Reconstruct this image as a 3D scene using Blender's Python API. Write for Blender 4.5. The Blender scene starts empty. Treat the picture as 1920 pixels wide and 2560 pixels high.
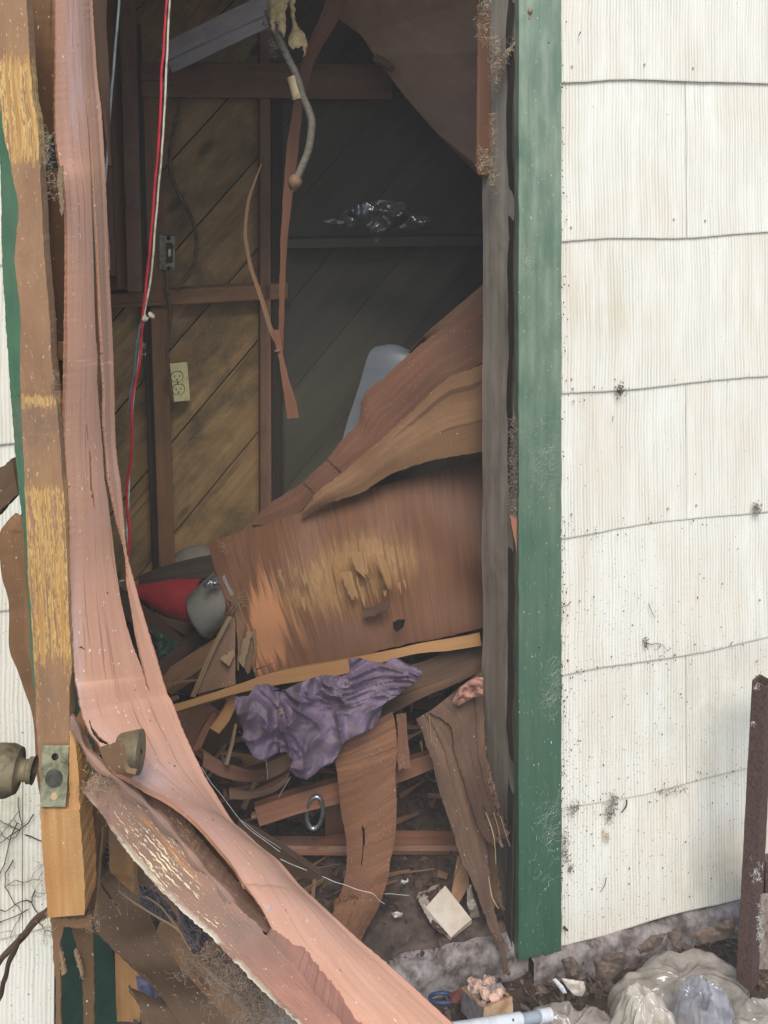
import bpy, bmesh, math, random
from mathutils import Vector, Matrix, noise
random.seed(7)
R=random.random
sc=bpy.context.scene
# ------------------------------------------------------------------ camera, sky, sun, exposure
F=2100.0; CX=960.0; HY=330.0; CZ=1.6          # focal length in photo pixels, principal column, horizon row, eye height (m)
cd=bpy.data.cameras.new('camera'); cam=bpy.data.objects.new('camera',cd); sc.collection.objects.link(cam)
cam.location=(0,0,CZ); cam.rotation_euler=(math.radians(90),0,0)
cd.sensor_fit='VERTICAL'; cd.sensor_height=36; cd.lens=F/2560*36; cd.shift_y=-(1280-HY)/2560
cd.clip_start=.05; cd.clip_end=300
sc.camera=cam
SUN_EL,SUN_AZ=math.radians(52),math.radians(178)     # azimuth clockwise from +Y: behind the camera, to the right
w=bpy.data.worlds.new("World"); sc.world=w; w.use_nodes=True
nt=w.node_tree; sky=nt.nodes.new('ShaderNodeTexSky'); sky.sky_type='NISHITA'; sky.sun_disc=False
sky.sun_elevation=SUN_EL; sky.sun_rotation=SUN_AZ; sky.dust_density=1; sky.ozone_density=1
bg=nt.nodes['Background']; bg.inputs[1].default_value=.15; nt.links.new(sky.outputs[0],bg.inputs[0])
sl=bpy.data.lights.new('sun','SUN'); so=bpy.data.objects.new('sun',sl); sc.collection.objects.link(so)
sl.energy=2.6; sl.angle=math.radians(30); sl.color=(1,.95,.885)
sd=Vector((math.sin(SUN_AZ)*math.cos(SUN_EL),math.cos(SUN_AZ)*math.cos(SUN_EL),math.sin(SUN_EL)))
so.rotation_euler=sd.to_track_quat('Z','Y').to_euler(); so.location=sd*8
sc.view_settings.view_transform='Standard'; sc.view_settings.look='None'; sc.view_settings.gamma=1
sc.view_settings.exposure=0.42
sc.cycles.use_denoising=True; sc.cycles.max_bounces=10; sc.cycles.diffuse_bounces=6; sc.cycles.transparent_max_bounces=12; sc.cycles.volume_bounces=1

# ------------------------------------------------------------------ helpers: coordinates
def P(px,py,Y): return Vector(((px-CX)/F*Y, Y, CZ-(py-HY)/F*Y))
ZM={'A':(0,0,.42194),'B':(600,0,.42194),'C':(1220,0,.42194),'D':(0,850,.42194),'E':(600,850,.42194),'F':(1220,850,.42194),
 'G':(0,1660,.42194),'H':(600,1660,.42194),'I':(1220,1660,.42194),'J':(380,1350,.3014),'K':(800,2200,.3617),'L':(0,1250,.21097),
 'M':(0,1900,.21097),'N':(250,2050,.27125),'O':(1400,2200,.31344),'X':(0,0,1)}
def pp(z,x,y):
    a,b,k=ZM[z]; return a+x*k,b+y*k
def pts(s,d=None):
    """s: 'G 10,20,.8 30,40 ; D 1,2' -> list of (px,py,Y); a missing Y is interpolated between the given ones (d = (first,last))"""
    out=[];z='X'
    for t in s.replace(';',' ').split():
        if t in ZM: z=t; continue
        v=[float(q) for q in t.split(',')]
        x,y=pp(z,v[0],v[1]); out.append([x,y,v[2] if len(v)>2 else None])
    if d is not None:
        d=d if isinstance(d,(tuple,list)) else (d,d)
        if out[0][2] is None: out[0][2]=d[0]
        if out[-1][2] is None: out[-1][2]=d[-1]
    n=len(out); i=0
    while i<n:
        if out[i][2] is None:
            j=i
            while out[j][2] is None: j+=1
            a=out[i-1]; b=out[j]
            for k in range(i,j):
                t=(k-i+1)/(j-i+1); out[k][2]=a[2]+(b[2]-a[2])*t
            i=j
        i+=1
    return out
def V(s,d=None): return [P(*q) for q in pts(s,d)]
TH=math.atan(.26); YU=1.5554
U=Vector((math.cos(TH),math.sin(TH),0)); N=Vector((-math.sin(TH),math.cos(TH),0))   # along the front wall; into the shed
def W(s,d,z): return Vector((0,YU,0))+U*s+N*d+Vector((0,0,z))
def sz(px,py,d=0.0):
    """wall coordinates (s,z) of a photo point on the plane at depth d behind the front wall"""
    o=Vector((0,YU,0))+N*d; dr=Vector(((px-CX)/F,1,-(py-HY)/F)); t=o.dot(N)/dr.dot(N)
    p=Vector((0,0,CZ))+dr*t; return (p-o).dot(U),p.z
def Yp(px,d=0.0):
    o=Vector((0,YU,0))+N*d; dr=Vector(((px-CX)/F,1,0)); return o.dot(N)/dr.dot(N)
def n3(v,s=1.0,o=0): return noise.noise(Vector((v[0]*s+o,v[1]*s+o*1.7,v[2]*s-o)))
def n1(x,o=0): return noise.noise(Vector((x,o*3.1+.37,o*1.3)))

# ------------------------------------------------------------------ helpers: objects
WO={}
def tag(o,label=None,cat=None,group=None,kind=None):
    if label: o['label']=label
    if cat: o['category']=cat
    if group: o['group']=group
    if kind: o['kind']=kind
    return o
def thing(name,loc,label,cat,group=None,kind=None):
    o=bpy.data.objects.new(name,None); sc.collection.objects.link(o); o.location=loc; o.empty_display_size=.05
    WO[o.name]=Vector(loc); return tag(o,label,cat,group,kind)
def fin(bm,name,mat,parent=None,label=None,cat=None,group=None,kind=None,smooth=True,auto=None):
    me=bpy.data.meshes.new(name)
    zs=[v.co for v in bm.verts]
    lo=Vector((min(v.x for v in zs),min(v.y for v in zs),min(v.z for v in zs))); hi=Vector((max(v.x for v in zs),max(v.y for v in zs),max(v.z for v in zs)))
    o=Vector(((lo.x+hi.x)/2,(lo.y+hi.y)/2,lo.z))
    bmesh.ops.translate(bm,verts=bm.verts,vec=-o)
    for f in bm.faces: f.smooth=smooth
    bm.to_mesh(me); bm.free(); (me.materials.append(mat) if mat else None)
    if smooth: me.set_sharp_from_angle(angle=math.radians(auto or 50))
    ob=bpy.data.objects.new(name,me); sc.collection.objects.link(ob); WO[ob.name]=o
    if parent: ob.parent=parent; ob.location=o-WO[parent.name]
    else: ob.location=o
    return tag(ob,label,cat,group,kind)
def resample(p,n,smooth=True):
    """p list of Vectors -> n+1 points evenly spaced by length"""
    if smooth and len(p)>2:
        q=[]
        for i in range(len(p)-1):
            a=p[max(i-1,0)];b=p[i];c=p[i+1];d=p[min(i+2,len(p)-1)]
            for k in range(12):
                t=k/12; t2=t*t;t3=t2*t
                q.append(.5*((2*b)+(c-a)*t+(2*a-5*b+4*c-d)*t2+(3*b-a-3*c+d)*t3))
        q.append(p[-1]); p=q
    L=[0]
    for i in range(len(p)-1): L.append(L[-1]+(p[i+1]-p[i]).length)
    tot=L[-1]; out=[];j=0
    for i in range(n+1):
        s=tot*i/n
        while j<len(L)-2 and L[j+1]<s: j+=1
        t=(s-L[j])/max(L[j+1]-L[j],1e-9); out.append(p[j].lerp(p[j+1],min(max(t,0),1)))
    return out
def inpoly(x,y,pg):
    c=False;n=len(pg);j=n-1
    for i in range(n):
        xi,yi=pg[i][:2];xj,yj=pg[j][:2]
        if (yi>y)!=(yj>y) and x<(xj-xi)*(y-yi)/(yj-yi)+xi: c=not c
        j=i
    return c
def px_of(v): return (CX+v.x/v.y*F, HY-(v.z-CZ)/v.y*F)
def sheet(name,L,Rr,mat,th=.003,nu=10,nv=50,bow=0,wob=0,jag=0,jend=0,jstart=0,jf=14,holes=(),attr=None,parent=None,smooth=True,rows=False,disp=None,**kw):
    """a strip of wood, skin or cloth between two edges; real thickness, uv in metres (u across, v along)"""
    if rows:    # same number of points in both edges, rows matched
        a=resample_idx(L,nv,smooth); b=resample_idx(Rr,nv,smooth)
    else:
        a=resample(L,nv,smooth); b=resample(Rr,nv,smooth)
    sd_=R()*90
    G=[]
    e0=[jstart*abs(n1(u/nu*jf,sd_))*1.8+jstart*.5*R() for u in range(nu+1)]; e1=[jend*abs(n1(u/nu*jf,sd_+5))*1.8+jend*.5*R() for u in range(nu+1)]
    for i in range(nv+1):
        row=[]
        for k in range(nu+1):
            t=i/nv; t=e0[k]+(1-e0[k]-e1[k])*t
            f=t*nv; i0=min(int(f),nv-1); fr=f-i0
            A=a[i0].lerp(a[i0+1],fr); B=b[i0].lerp(b[i0+1],fr)
            u=k/nu
            if jag:
                ua=jag*n1(t*nv*.35,sd_+1)+jag*.5*n1(t*nv*1.1,sd_+2); ub=jag*n1(t*nv*.35,sd_+3)+jag*.5*n1(t*nv*1.1,sd_+4)
                wd=(B-A).length+1e-6
                u=u*(1+ub/wd)+(1-u)*(ua/wd)
            row.append(A+(B-A)*u)
        G.append(row)
    nr=[[None]*(nu+1) for _ in range(nv+1)]
    def calcn():
        for i in range(nv+1):
            for k in range(nu+1):
                du=G[i][min(k+1,nu)]-G[i][max(k-1,0)]; dv=G[min(i+1,nv)][k]-G[max(i-1,0)][k]
                m=du.cross(dv)
                if m.length<1e-12: m=Vector((0,1,0))
                m.normalize(); nr[i][k]=m
        if sum(nr[i][k].dot(G[i][k]-Vector((0,0,CZ))) for i in range(0,nv+1,3) for k in range(nu+1))<0:
            for i in range(nv+1): nr[i]=[-m for m in nr[i]]
    calcn()
    if bow or wob or disp:
        for i in range(nv+1):
            for k in range(nu+1):
                u=k/nu; d=bow*(-math.sin(math.pi*u)) + (wob*n3(G[i][k],7,sd_) if wob else 0)
                if disp: d+=disp(u,i/nv,G[i][k])
                G[i][k]=G[i][k]+nr[i][k]*d
        calcn()
    bm=bmesh.new(); uvl=bm.loops.layers.uv.new('UVMap')
    al={k:bm.verts.layers.float.new(k) for k in (attr or {})}
    wid=(G[nv//2][nu]-G[nv//2][0]).length; ln=sum((G[i+1][nu//2]-G[i][nu//2]).length for i in range(nv))
    fv=[];bv=[]
    for i in range(nv+1):
        fr=[bm.verts.new(G[i][k]) for k in range(nu+1)]; bk=[bm.verts.new(G[i][k]+nr[i][k]*th) for k in range(nu+1)]
        if al:
            for k in range(nu+1):
                x,y=px_of(G[i][k])
                for key,fn in attr.items():
                    val=fn(x,y,k/nu,i/nv); fr[k][al[key]]=val; bk[k][al[key]]=val
        fv.append(fr); bv.append(bk)
    keep=[[True]*nu for _ in range(nv)]
    if holes:
        for i in range(nv):
            for k in range(nu):
                c=(G[i][k]+G[i+1][k]+G[i][k+1]+G[i+1][k+1])/4; x,y=px_of(c)
                if any(inpoly(x,y,h) for h in holes): keep[i][k]=False
    off=R()*3
    def quad(vs,uv):
        try: f=bm.faces.new(vs)
        except ValueError: return
        for l,q in zip(f.loops,uv): l[uvl].uv=q
    def q(i,k): return (k/nu*wid,i/nv*ln+off)
    for i in range(nv):
        for k in range(nu):
            if not keep[i][k]: continue
            quad([fv[i][k],fv[i][k+1],fv[i+1][k+1],fv[i+1][k]],[q(i,k),q(i,k+1),q(i+1,k+1),q(i+1,k)])
            quad([bv[i+1][k],bv[i+1][k+1],bv[i][k+1],bv[i][k]],[q(i+1,k),q(i+1,k+1),q(i,k+1),q(i,k)])
            if k==0 or not keep[i][k-1]: quad([fv[i+1][k],bv[i+1][k],bv[i][k],fv[i][k]],[q(i+1,k),(k/nu*wid+th,(i+1)/nv*ln+off),(k/nu*wid+th,i/nv*ln+off),q(i,k)])
            if k==nu-1 or not keep[i][k+1]: quad([fv[i][k+1],bv[i][k+1],bv[i+1][k+1],fv[i+1][k+1]],[q(i,k+1),((k+1)/nu*wid+th,i/nv*ln+off),((k+1)/nu*wid+th,(i+1)/nv*ln+off),q(i+1,k+1)])
            if i==0 or not keep[i-1][k]: quad([fv[i][k],bv[i][k],bv[i][k+1],fv[i][k+1]],[q(i,k),(k/nu*wid,i/nv*ln+off+th),((k+1)/nu*wid,i/nv*ln+off+th),q(i,k+1)])
            if i==nv-1 or not keep[i+1][k]: quad([fv[i+1][k+1],bv[i+1][k+1],bv[i+1][k],fv[i+1][k]],[q(i+1,k+1),((k+1)/nu*wid,(i+1)/nv*ln+off+th),(k/nu*wid,(i+1)/nv*ln+off+th),q(i+1,k)])
    for v in [v for v in bm.verts if not v.link_faces]: bm.verts.remove(v)
    bmesh.ops.recalc_face_normals(bm,faces=bm.faces)
    return fin(bm,name,mat,parent,**kw)
def resample_idx(p,n,smooth=True):
    out=[];m=len(p)-1
    for i in range(n+1):
        f=i/n*m; k=min(int(f),m-1); t=f-k
        a=p[max(k-1,0)];b=p[k];c=p[k+1];d=p[min(k+2,m)]
        if smooth:
            t2=t*t;t3=t2*t; out.append(.5*((2*b)+(c-a)*t+(2*a-5*b+4*c-d)*t2+(3*b-a-3*c+d)*t3))
        else: out.append(b.lerp(c,t))
    return out
def boxv(bm,c8,uvl,bev=0):
    """c8: 8 corners, first 4 one face (loop), last 4 the opposite one; uv by edge length"""
    vs=[bm.verts.new(c) for c in c8]; off=R()*5
    Lz=(c8[4]-c8[0]).length; Lx=(c8[1]-c8[0]).length; Ly=(c8[3]-c8[0]).length
    for idx,(w_,h_) in (((0,1,2,3),(Lx,Ly)),((7,6,5,4),(Lx,Ly)),((0,4,5,1),(Lz,Lx)),((1,5,6,2),(Lz,Ly)),((2,6,7,3),(Lz,Lx)),((3,7,4,0),(Lz,Ly))):
        f=bm.faces.new([vs[i] for i in idx])
        uv=[(0,0),(w_,0),(w_,h_),(0,h_)]
        if idx[1]==idx[0]+4 or idx[1]-idx[0]==4:  # side faces: along = Lz -> v
            uv=[(0,0),(0,w_),(h_,w_),(h_,0)]
        for l,q_ in zip(f.loops,uv): l[uvl].uv=(q_[0],q_[1]+off)
    return vs
def bar(name,p0,p1,w_,h_,mat,up=None,bev=.0015,parent=None,wob=0,seg=1,**kw):
    """beam from p0 to p1; w_ across the view, h_ along 'up' direction (default: away from the camera)"""
    bm=bmesh.new(); uvl=bm.loops.layers.uv.new('UVMap')
    ax=(p1-p0).normalized(); upv=up if up is not None else N
    sx=ax.cross(upv).normalized(); uy=sx.cross(ax).normalized()
    if up is None and uy.dot(N)<0: uy=-uy
    c=[]
    for p in (p0,p1):
        c+=[p-sx*w_/2,p+sx*w_/2,p+sx*w_/2+uy*h_,p-sx*w_/2+uy*h_]
    boxv(bm,c,uvl)
    bmesh.ops.recalc_face_normals(bm,faces=bm.faces)
    if seg>1:
        ed=[e for e in bm.edges if abs((e.verts[0].co-e.verts[1].co).normalized().dot(ax))>.99]
        bmesh.ops.subdivide_edges(bm,edges=ed,cuts=seg-1,use_grid_fill=True)
    if wob:
        o=R()*50
        for v in bm.verts: v.co+=Vector((n3(v.co,9,o),n3(v.co,9,o+3),n3(v.co,9,o+6)))*wob
    if bev: bmesh.ops.bevel(bm,geom=[e for e in bm.edges if len(e.link_faces)==2 and e.calc_face_angle(0)>1],offset=bev,segments=1,affect='EDGES')
    return fin(bm,name,mat,parent,smooth=False,**kw)
def wbox(name,s0,s1,d0,d1,z0,z1,mat,bev=.0015,parent=None,sub=0,wob=0,**kw):
    """box in wall coordinates, vertical grain"""
    bm=bmesh.new(); uvl=bm.loops.layers.uv.new('UVMap')
    c=[W(s0,d0,z0),W(s1,d0,z0),W(s1,d1,z0),W(s0,d1,z0),W(s0,d0,z1),W(s1,d0,z1),W(s1,d1,z1),W(s0,d1,z1)]
    boxv(bm,c,uvl); bmesh.ops.recalc_face_normals(bm,faces=bm.faces)
    if sub:
        bmesh.ops.subdivide_edges(bm,edges=bm.edges[:],cuts=sub,use_grid_fill=True)
        o=R()*50
        for v in bm.verts: v.co+=Vector((n3(v.co,11,o),n3(v.co,11,o+3),n3(v.co,11,o+6)))*wob+Vector((n3(v.co,40,o),n3(v.co,40,o+3),n3(v.co,40,o+6)))*wob*.4
    elif bev: bmesh.ops.bevel(bm,geom=bm.edges[:],offset=bev,segments=1,affect='EDGES')
    return fin(bm,name,mat,parent,smooth=bool(sub),**kw)
def slab(name,outline,mat,th=.012,ga=0,parent=None,fdir=None,bev=0,**kw):
    """flat slab with the given outline (list of Vectors); grain along image angle ga (deg)"""
    bm=bmesh.new(); uvl=bm.loops.layers.uv.new('UVMap')
    n=len(outline); c=sum(outline,Vector())/n
    nm=Vector()
    for i in range(n): nm+=(outline[i]-c).cross(outline[(i+1)%n]-c)
    nm.normalize()
    if nm.dot(c-Vector((0,0,CZ)))<0: nm=-nm
    if fdir is not None: nm=fdir
    a=[bm.verts.new(p) for p in outline]; b=[bm.verts.new(p+nm*th) for p in outline]
    bm.faces.new(a); bm.faces.new(b[::-1])
    for i in range(n): bm.faces.new([a[i],b[i],b[(i+1)%n],a[(i+1)%n]])
    bmesh.ops.recalc_face_normals(bm,faces=bm.faces)
    if bev: bmesh.ops.bevel(bm,geom=bm.edges[:],offset=bev,segments=1,affect='EDGES',clamp_overlap=True)
    g=Vector((math.cos(math.radians(ga)),0,math.sin(math.radians(ga)))); h=Vector((-g.z,0,g.x)); off=R()*4
    for f in bm.faces:
        for l in f.loops: l[uvl].uv=((l.vert.co-c).dot(h)+l.vert.co.y*.6,(l.vert.co-c).dot(g)+off)
    bmesh.ops.triangulate(bm,faces=[f for f in bm.faces if len(f.verts)>4])
    return fin(bm,name,mat,parent,smooth=False,**kw)
def addtube(bm,path,r,seg=8,uvl=None,cap=True,taper=1):
    n=len(path); rings=[]; up=Vector((.3,.9,.2)); L=0
    for i,p in enumerate(path):
        t=(path[min(i+1,n-1)]-path[max(i-1,0)]); t=t.normalized() if t.length>1e-9 else Vector((0,0,1))
        a=t.cross(up); a=a.normalized() if a.length>1e-6 else Vector((1,0,0)); b=t.cross(a)
        rr=r(i/(n-1)) if callable(r) else r*(1+(taper-1)*i/(n-1))
        rings.append([bm.verts.new(p+a*math.cos(2*math.pi*k/seg)*rr+b*math.sin(2*math.pi*k/seg)*rr) for k in range(seg)])
    for i in range(n-1):
        dl=(path[i+1]-path[i]).length
        for k in range(seg):
            f=bm.faces.new([rings[i][k],rings[i][(k+1)%seg],rings[i+1][(k+1)%seg],rings[i+1][k]])
            if uvl:
                for l,q in zip(f.loops,[(k/seg*.02,L),((k+1)/seg*.02,L),((k+1)/seg*.02,L+dl),(k/seg*.02,L+dl)]): l[uvl].uv=q
        L+=dl
    if cap and seg>2: bm.faces.new(rings[0][::-1]); bm.faces.new(rings[-1])
def tube(name,path,r,mat,n=60,seg=8,wob=0,parent=None,taper=1,**kw):
    bm=bmesh.new(); uvl=bm.loops.layers.uv.new('UVMap')
    p=resample(path,n); o=R()*50
    if wob: p=[q+Vector((n3(q,30,o),n3(q,30,o+2),n3(q,30,o+5)))*wob for q in p]
    addtube(bm,p,r,seg,uvl,taper=taper)
    return fin(bm,name,mat,parent,**kw)
def fuzz(name,spots,mat,r=.0005,seg=3,parent=None,**kw):
    """a tangle of fibres; spots = (centre, radius, count, length, stretch vector)"""
    bm=bmesh.new()
    for (c,rad,cnt,ln,st) in spots:
        for _ in range(cnt):
            p=c+Vector((random.gauss(0,rad),random.gauss(0,rad*.35),random.gauss(0,rad)))+st*(R()-.5)
            d=Vector((random.gauss(0,1),random.gauss(0,.4),random.gauss(0,1)))+st*6; d.normalize(); q=[p]
            m=random.randint(4,8)
            for k in range(m):
                d=(d+Vector((random.gauss(0,.55),random.gauss(0,.4),random.gauss(0,.55)))).normalized(); p=p+d*ln/m*(.5+R()); q.append(p)
            addtube(bm,q,r*(.5+R()),seg,cap=False,taper=.4)
    return fin(bm,name,mat,parent,**kw)

# ------------------------------------------------------------------ materials
def lin(c): c/=255; return c/12.92 if c<=.04045 else ((c+.055)/1.055)**2.4
def S(r,g,b,k=1.0): return (min(lin(r)*k,.9),min(lin(g)*k,.9),min(lin(b)*k,.9),1)
class MT:
    def __init__(s,name,rough=.8,spec=.3):
        s.m=bpy.data.materials.new(name); s.m.use_nodes=True; s.t=s.m.node_tree; s.b=s.t.nodes['Principled BSDF']
        s.b.inputs['Roughness'].default_value=rough; s.b.inputs['Specular IOR Level'].default_value=spec
    def n(s,ty,**kw):
        x=s.t.nodes.new(ty)
        for k,v in kw.items(): setattr(x,k,v)
        return x
    def l(s,a,b): s.t.links.new(a,b)
    def uv(s,sx,sy,rnd=True):
        uv=s.n('ShaderNodeUVMap'); mp=s.n('ShaderNodeMapping'); mp.inputs['Scale'].default_value=(sx,sy,1); s.l(uv.outputs[0],mp.inputs[0])
        if rnd:
            oi=s.n('ShaderNodeObjectInfo'); m=s.n('ShaderNodeMath',operation='MULTIPLY'); m.inputs[1].default_value=37; s.l(oi.outputs['Random'],m.inputs[0])
            cb=s.n('ShaderNodeCombineXYZ'); s.l(m.outputs[0],cb.inputs[0]); s.l(m.outputs[0],cb.inputs[2]); s.l(cb.outputs[0],mp.inputs['Location'])
        return mp.outputs[0]
    def obj(s,sc_):
        tc=s.n('ShaderNodeTexCoord'); mp=s.n('ShaderNodeMapping'); mp.inputs['Scale'].default_value=sc_ if isinstance(sc_,tuple) else (sc_,)*3; s.l(tc.outputs['Object'],mp.inputs[0]); return mp.outputs[0]
    def noise(s,vec,scale=1,detail=4,rough=.6,dist=0):
        x=s.n('ShaderNodeTexNoise'); x.inputs['Scale'].default_value=scale; x.inputs['Detail'].default_value=detail; x.inputs['Roughness'].default_value=rough; x.inputs['Distortion'].default_value=dist
        s.l(vec,x.inputs['Vector']); return x.outputs[0]
    def ramp(s,fac,a,b,c0=(0,0,0,1),c1=(1,1,1,1)):
        x=s.n('ShaderNodeValToRGB'); e=x.color_ramp.elements; e[0].position=a; e[1].position=max(b,a+.001); e[0].color=c0; e[1].color=c1; s.l(fac,x.inputs[0]); return x.outputs[0]
    def mix(s,f,a,b,mode='MIX'):
        x=s.n('ShaderNodeMix',data_type='RGBA',blend_type=mode)
        for v,i in ((f,0),(a,6),(b,7)):
            if hasattr(v,'links') or hasattr(v,'is_linked'): s.l(v,x.inputs[i])
            else: x.inputs[i].default_value=v
        return x.outputs[2]
    def math(s,op,a,b=0.0,c=None):
        x=s.n('ShaderNodeMath',operation=op)
        for v,i in ((a,0),(b,1))+(((c,2),) if c is not None else ()):
            if hasattr(v,'is_linked'): s.l(v,x.inputs[i])
            else: x.inputs[i].default_value=v
        return x.outputs[0]
    def attr(s,name):
        x=s.n('ShaderNodeAttribute',attribute_name=name); return x.outputs['Fac']
    def bump(s,h,st=.3,dist=.002):
        x=s.n('ShaderNodeBump'); x.inputs['Strength'].default_value=st; x.inputs['Distance'].default_value=dist; s.l(h,x.inputs['Height']); s.l(x.outputs[0],s.b.inputs['Normal'])
    def out(s,c): s.l(c,s.b.inputs['Base Color']); return s.m
def wood(name,ca,cb,ac=140,al=5,dirt=None,dirtamt=.5,dust=0,dustc=None,rough=.82,bump=.35,spec=.25,cross=False,knots=0,cracks=.67,att=None):
    """planks / veneer: fine streaks along v, broad stains, dust specks"""
    m=MT(name,rough,spec)
    g=m.noise(m.uv(*((al,ac) if cross else (ac,al))),1,5,.65,.25)
    col=m.mix(m.ramp(g,.3,.7),ca,cb)
    g2=m.noise(m.uv(*((al*.3,ac*.16) if cross else (ac*.16,al*.3))),1,3,.6)
    col=m.mix(m.ramp(g2,.35,.7),col,tuple(x*.56 for x in ca[:3])+(1,))
    if knots:
        vo=m.n('ShaderNodeTexVoronoi',feature='F1'); vo.inputs['Scale'].default_value=1; m.l(m.uv(9,3.2),vo.inputs['Vector'])
        col=m.mix(m.ramp(vo.outputs['Distance'],knots,knots+.06,(1,1,1,1),(0,0,0,1)),col,tuple(x*.3 for x in ca[:3])+(1,))
    if dirt:
        s_=m.noise(m.uv(9,5),1,6,.7,.4)
        col=m.mix(m.math('MULTIPLY',m.ramp(s_,.45,.68),dirtamt),col,dirt)
    if cracks:
        c_=m.noise(m.uv(*((al*.6,ac*1.3) if cross else (ac*1.3,al*.6))),1,3,.5); cm=m.ramp(c_,cracks,cracks+.03); col=m.mix(m.math('MULTIPLY',cm,.6),col,tuple(x*.18 for x in ca[:3])+(1,))
    if dust:
        d_=m.noise(m.uv(420,160),1,2,.5); col=m.mix(m.ramp(d_,.72-.1*dust,.77-.1*dust),col,dustc or S(205,195,180))
    if att: col=m.mix(m.math('MULTIPLY',m.attr(att),m.ramp(m.noise(m.uv(30,4),1,4,.6),.2,.65)),col,S(58,50,43))
    f=m.noise(m.uv(700,350),1,2,.5)
    h=m.math('ADD',m.math('MULTIPLY',f,.4),g)
    m.bump(h,bump,.0015)
    return m.out(col)
def plain(name,c,rough=.6,metal=0,spec=.4,var=.25,sc_=40,c2=None,bump=.15,a=.45,b=.65):
    m=MT(name,rough,spec); m.b.inputs['Metallic'].default_value=metal
    n_=m.noise(m.obj(sc_),1,5,.65)
    col=m.mix(m.ramp(n_,a,b),c,c2 or tuple(x*(1-var) for x in c[:3])+(1,))
    if bump: m.bump(n_,bump,.002)
    return m.out(col)
# ------------------------------------------------------------------ materials of the place
def siding_mat():
    m=MT('painted_cement_shingle',.62,.3)
    uv=m.uv(1,1,False)
    warp=m.noise(m.uv(3,6,False),1,3,.5); warp2=m.noise(m.uv(30,9,False),1,2,.5)
    sx=m.n('ShaderNodeSeparateXYZ'); m.l(uv,sx.inputs[0])
    u=m.math('ADD',sx.outputs[0],m.math('MULTIPLY',warp,.012)); u=m.math('ADD',u,m.math('MULTIPLY',warp2,.002))
    a=m.math('SINE',m.math('MULTIPLY',u,930.0))
    b=m.math('SINE',m.math('MULTIPLY',u,610.0))
    cb=m.n('ShaderNodeCombineXYZ'); m.l(m.math('MULTIPLY',u,70),cb.inputs[0])
    amp=m.ramp(m.noise(cb.outputs[0],1,3,.6),.3,.62)
    rib=m.math('MULTIPLY',m.math('ADD',m.math('MULTIPLY',a,.65),m.math('MULTIPLY',b,.35)),m.math('ADD',amp,.25))
    grv=m.ramp(rib,-.95,-.2,(1,1,1,1),(0,0,0,1))
    base=m.mix(m.ramp(m.noise(m.uv(7,4,False),1,4,.6),.35,.7),S(250,244,231),S(240,233,218))
    col=m.mix(m.math('MULTIPLY',m.math('MULTIPLY',grv,m.ramp(m.noise(m.uv(40,5,False),1,3,.6),.3,.6)),.5),base,S(190,180,158))
    st=m.noise(m.uv(26,2.2,False),1,5,.65)
    col=m.mix(m.math('MULTIPLY',m.attr('stain'),m.ramp(st,.35,.62)),col,S(186,160,112))
    gr=m.noise(m.uv(14,11,False),1,5,.7)
    col=m.mix(m.math('MULTIPLY',m.attr('grime_shade'),m.ramp(gr,.35,.7)),col,S(160,160,128))
    col=m.mix(m.math('MULTIPLY',m.attr('lip'),.4),col,S(126,110,90))  # dirty lower edge, darkened further for the overlap's shadow line
    sp=m.noise(m.uv(230,190,False),1,3,.6)
    thr=m.math('SUBTRACT',.735,m.math('MULTIPLY',m.attr('speck'),.07))
    col=m.mix(m.math('GREATER_THAN',sp,thr),col,S(92,74,58))
    fn=m.noise(m.uv(520,420,False),1,2,.5)
    h=m.math('ADD',rib,m.math('MULTIPLY',fn,.5))
    m.bump(h,.4,.0012)
    return m.out(col)
M={}
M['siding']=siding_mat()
M['nail']=plain('painted_nail',S(196,184,160),.4,.3,c2=S(110,88,64),sc_=400)
def green_mat():
    m=MT('green_paint',.33,.5)
    g=m.noise(m.uv(170,7),1,4,.6)
    col=m.mix(m.ramp(g,.3,.7),S(62,98,77),S(53,87,67))
    col=m.mix(m.math('MULTIPLY',m.attr('glare_fade'),m.ramp(m.noise(m.uv(60,3),1,4,.6),-.2,.9)),col,S(182,192,168))  # paler towards the top: sky sheen and glare painted into the green
    col=m.mix(m.ramp(m.noise(m.uv(22,9),1,5,.6),.4,.85),col,S(66,102,82))
    col=m.mix(m.ramp(m.noise(m.uv(300,120),1,2,.5),.72,.73),col,S(214,214,200))
    col=m.mix(m.ramp(m.noise(m.uv(700,45),1,2,.5),.72,.73),col,S(190,195,180))
    sx=m.n('ShaderNodeSeparateXYZ'); uvn=m.n('ShaderNodeUVMap'); m.l(uvn.outputs[0],sx.inputs[0])
    col=m.mix(m.ramp(m.noise(m.uv(60,60),1,3,.6),.72,.74),col,S(60,44,34))
    m.bump(m.math('ADD',g,m.noise(m.uv(90,60),1,3,.5)),.25,.0015)
    return m.out(col)
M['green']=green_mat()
M['green_dark']=plain('dark_green_paint',S(30,58,46),.5,c2=S(24,44,36))
M['jamb']=wood('weathered_jamb',S(196,186,168,1.25),S(158,146,130,1.2),150,4,dirt=S(104,92,80),dirtamt=.5,dust=.25,rough=.85,cracks=.7,att='damp_dark')
M['jamb_dark']=wood('dark_wood',S(82,70,61),S(50,43,37),150,5,rough=.9)
M['pine']=wood('raw_pine',S(184,132,104),S(142,90,68),90,2.5,rough=.7)
KI=2.5
M['wall']=wood('old_wall_board',S(132,106,70,KI),S(104,82,54,KI),70,3,dirt=S(62,55,40,KI),dirtamt=.85,knots=.1,dust=.15,rough=.85)
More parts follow.
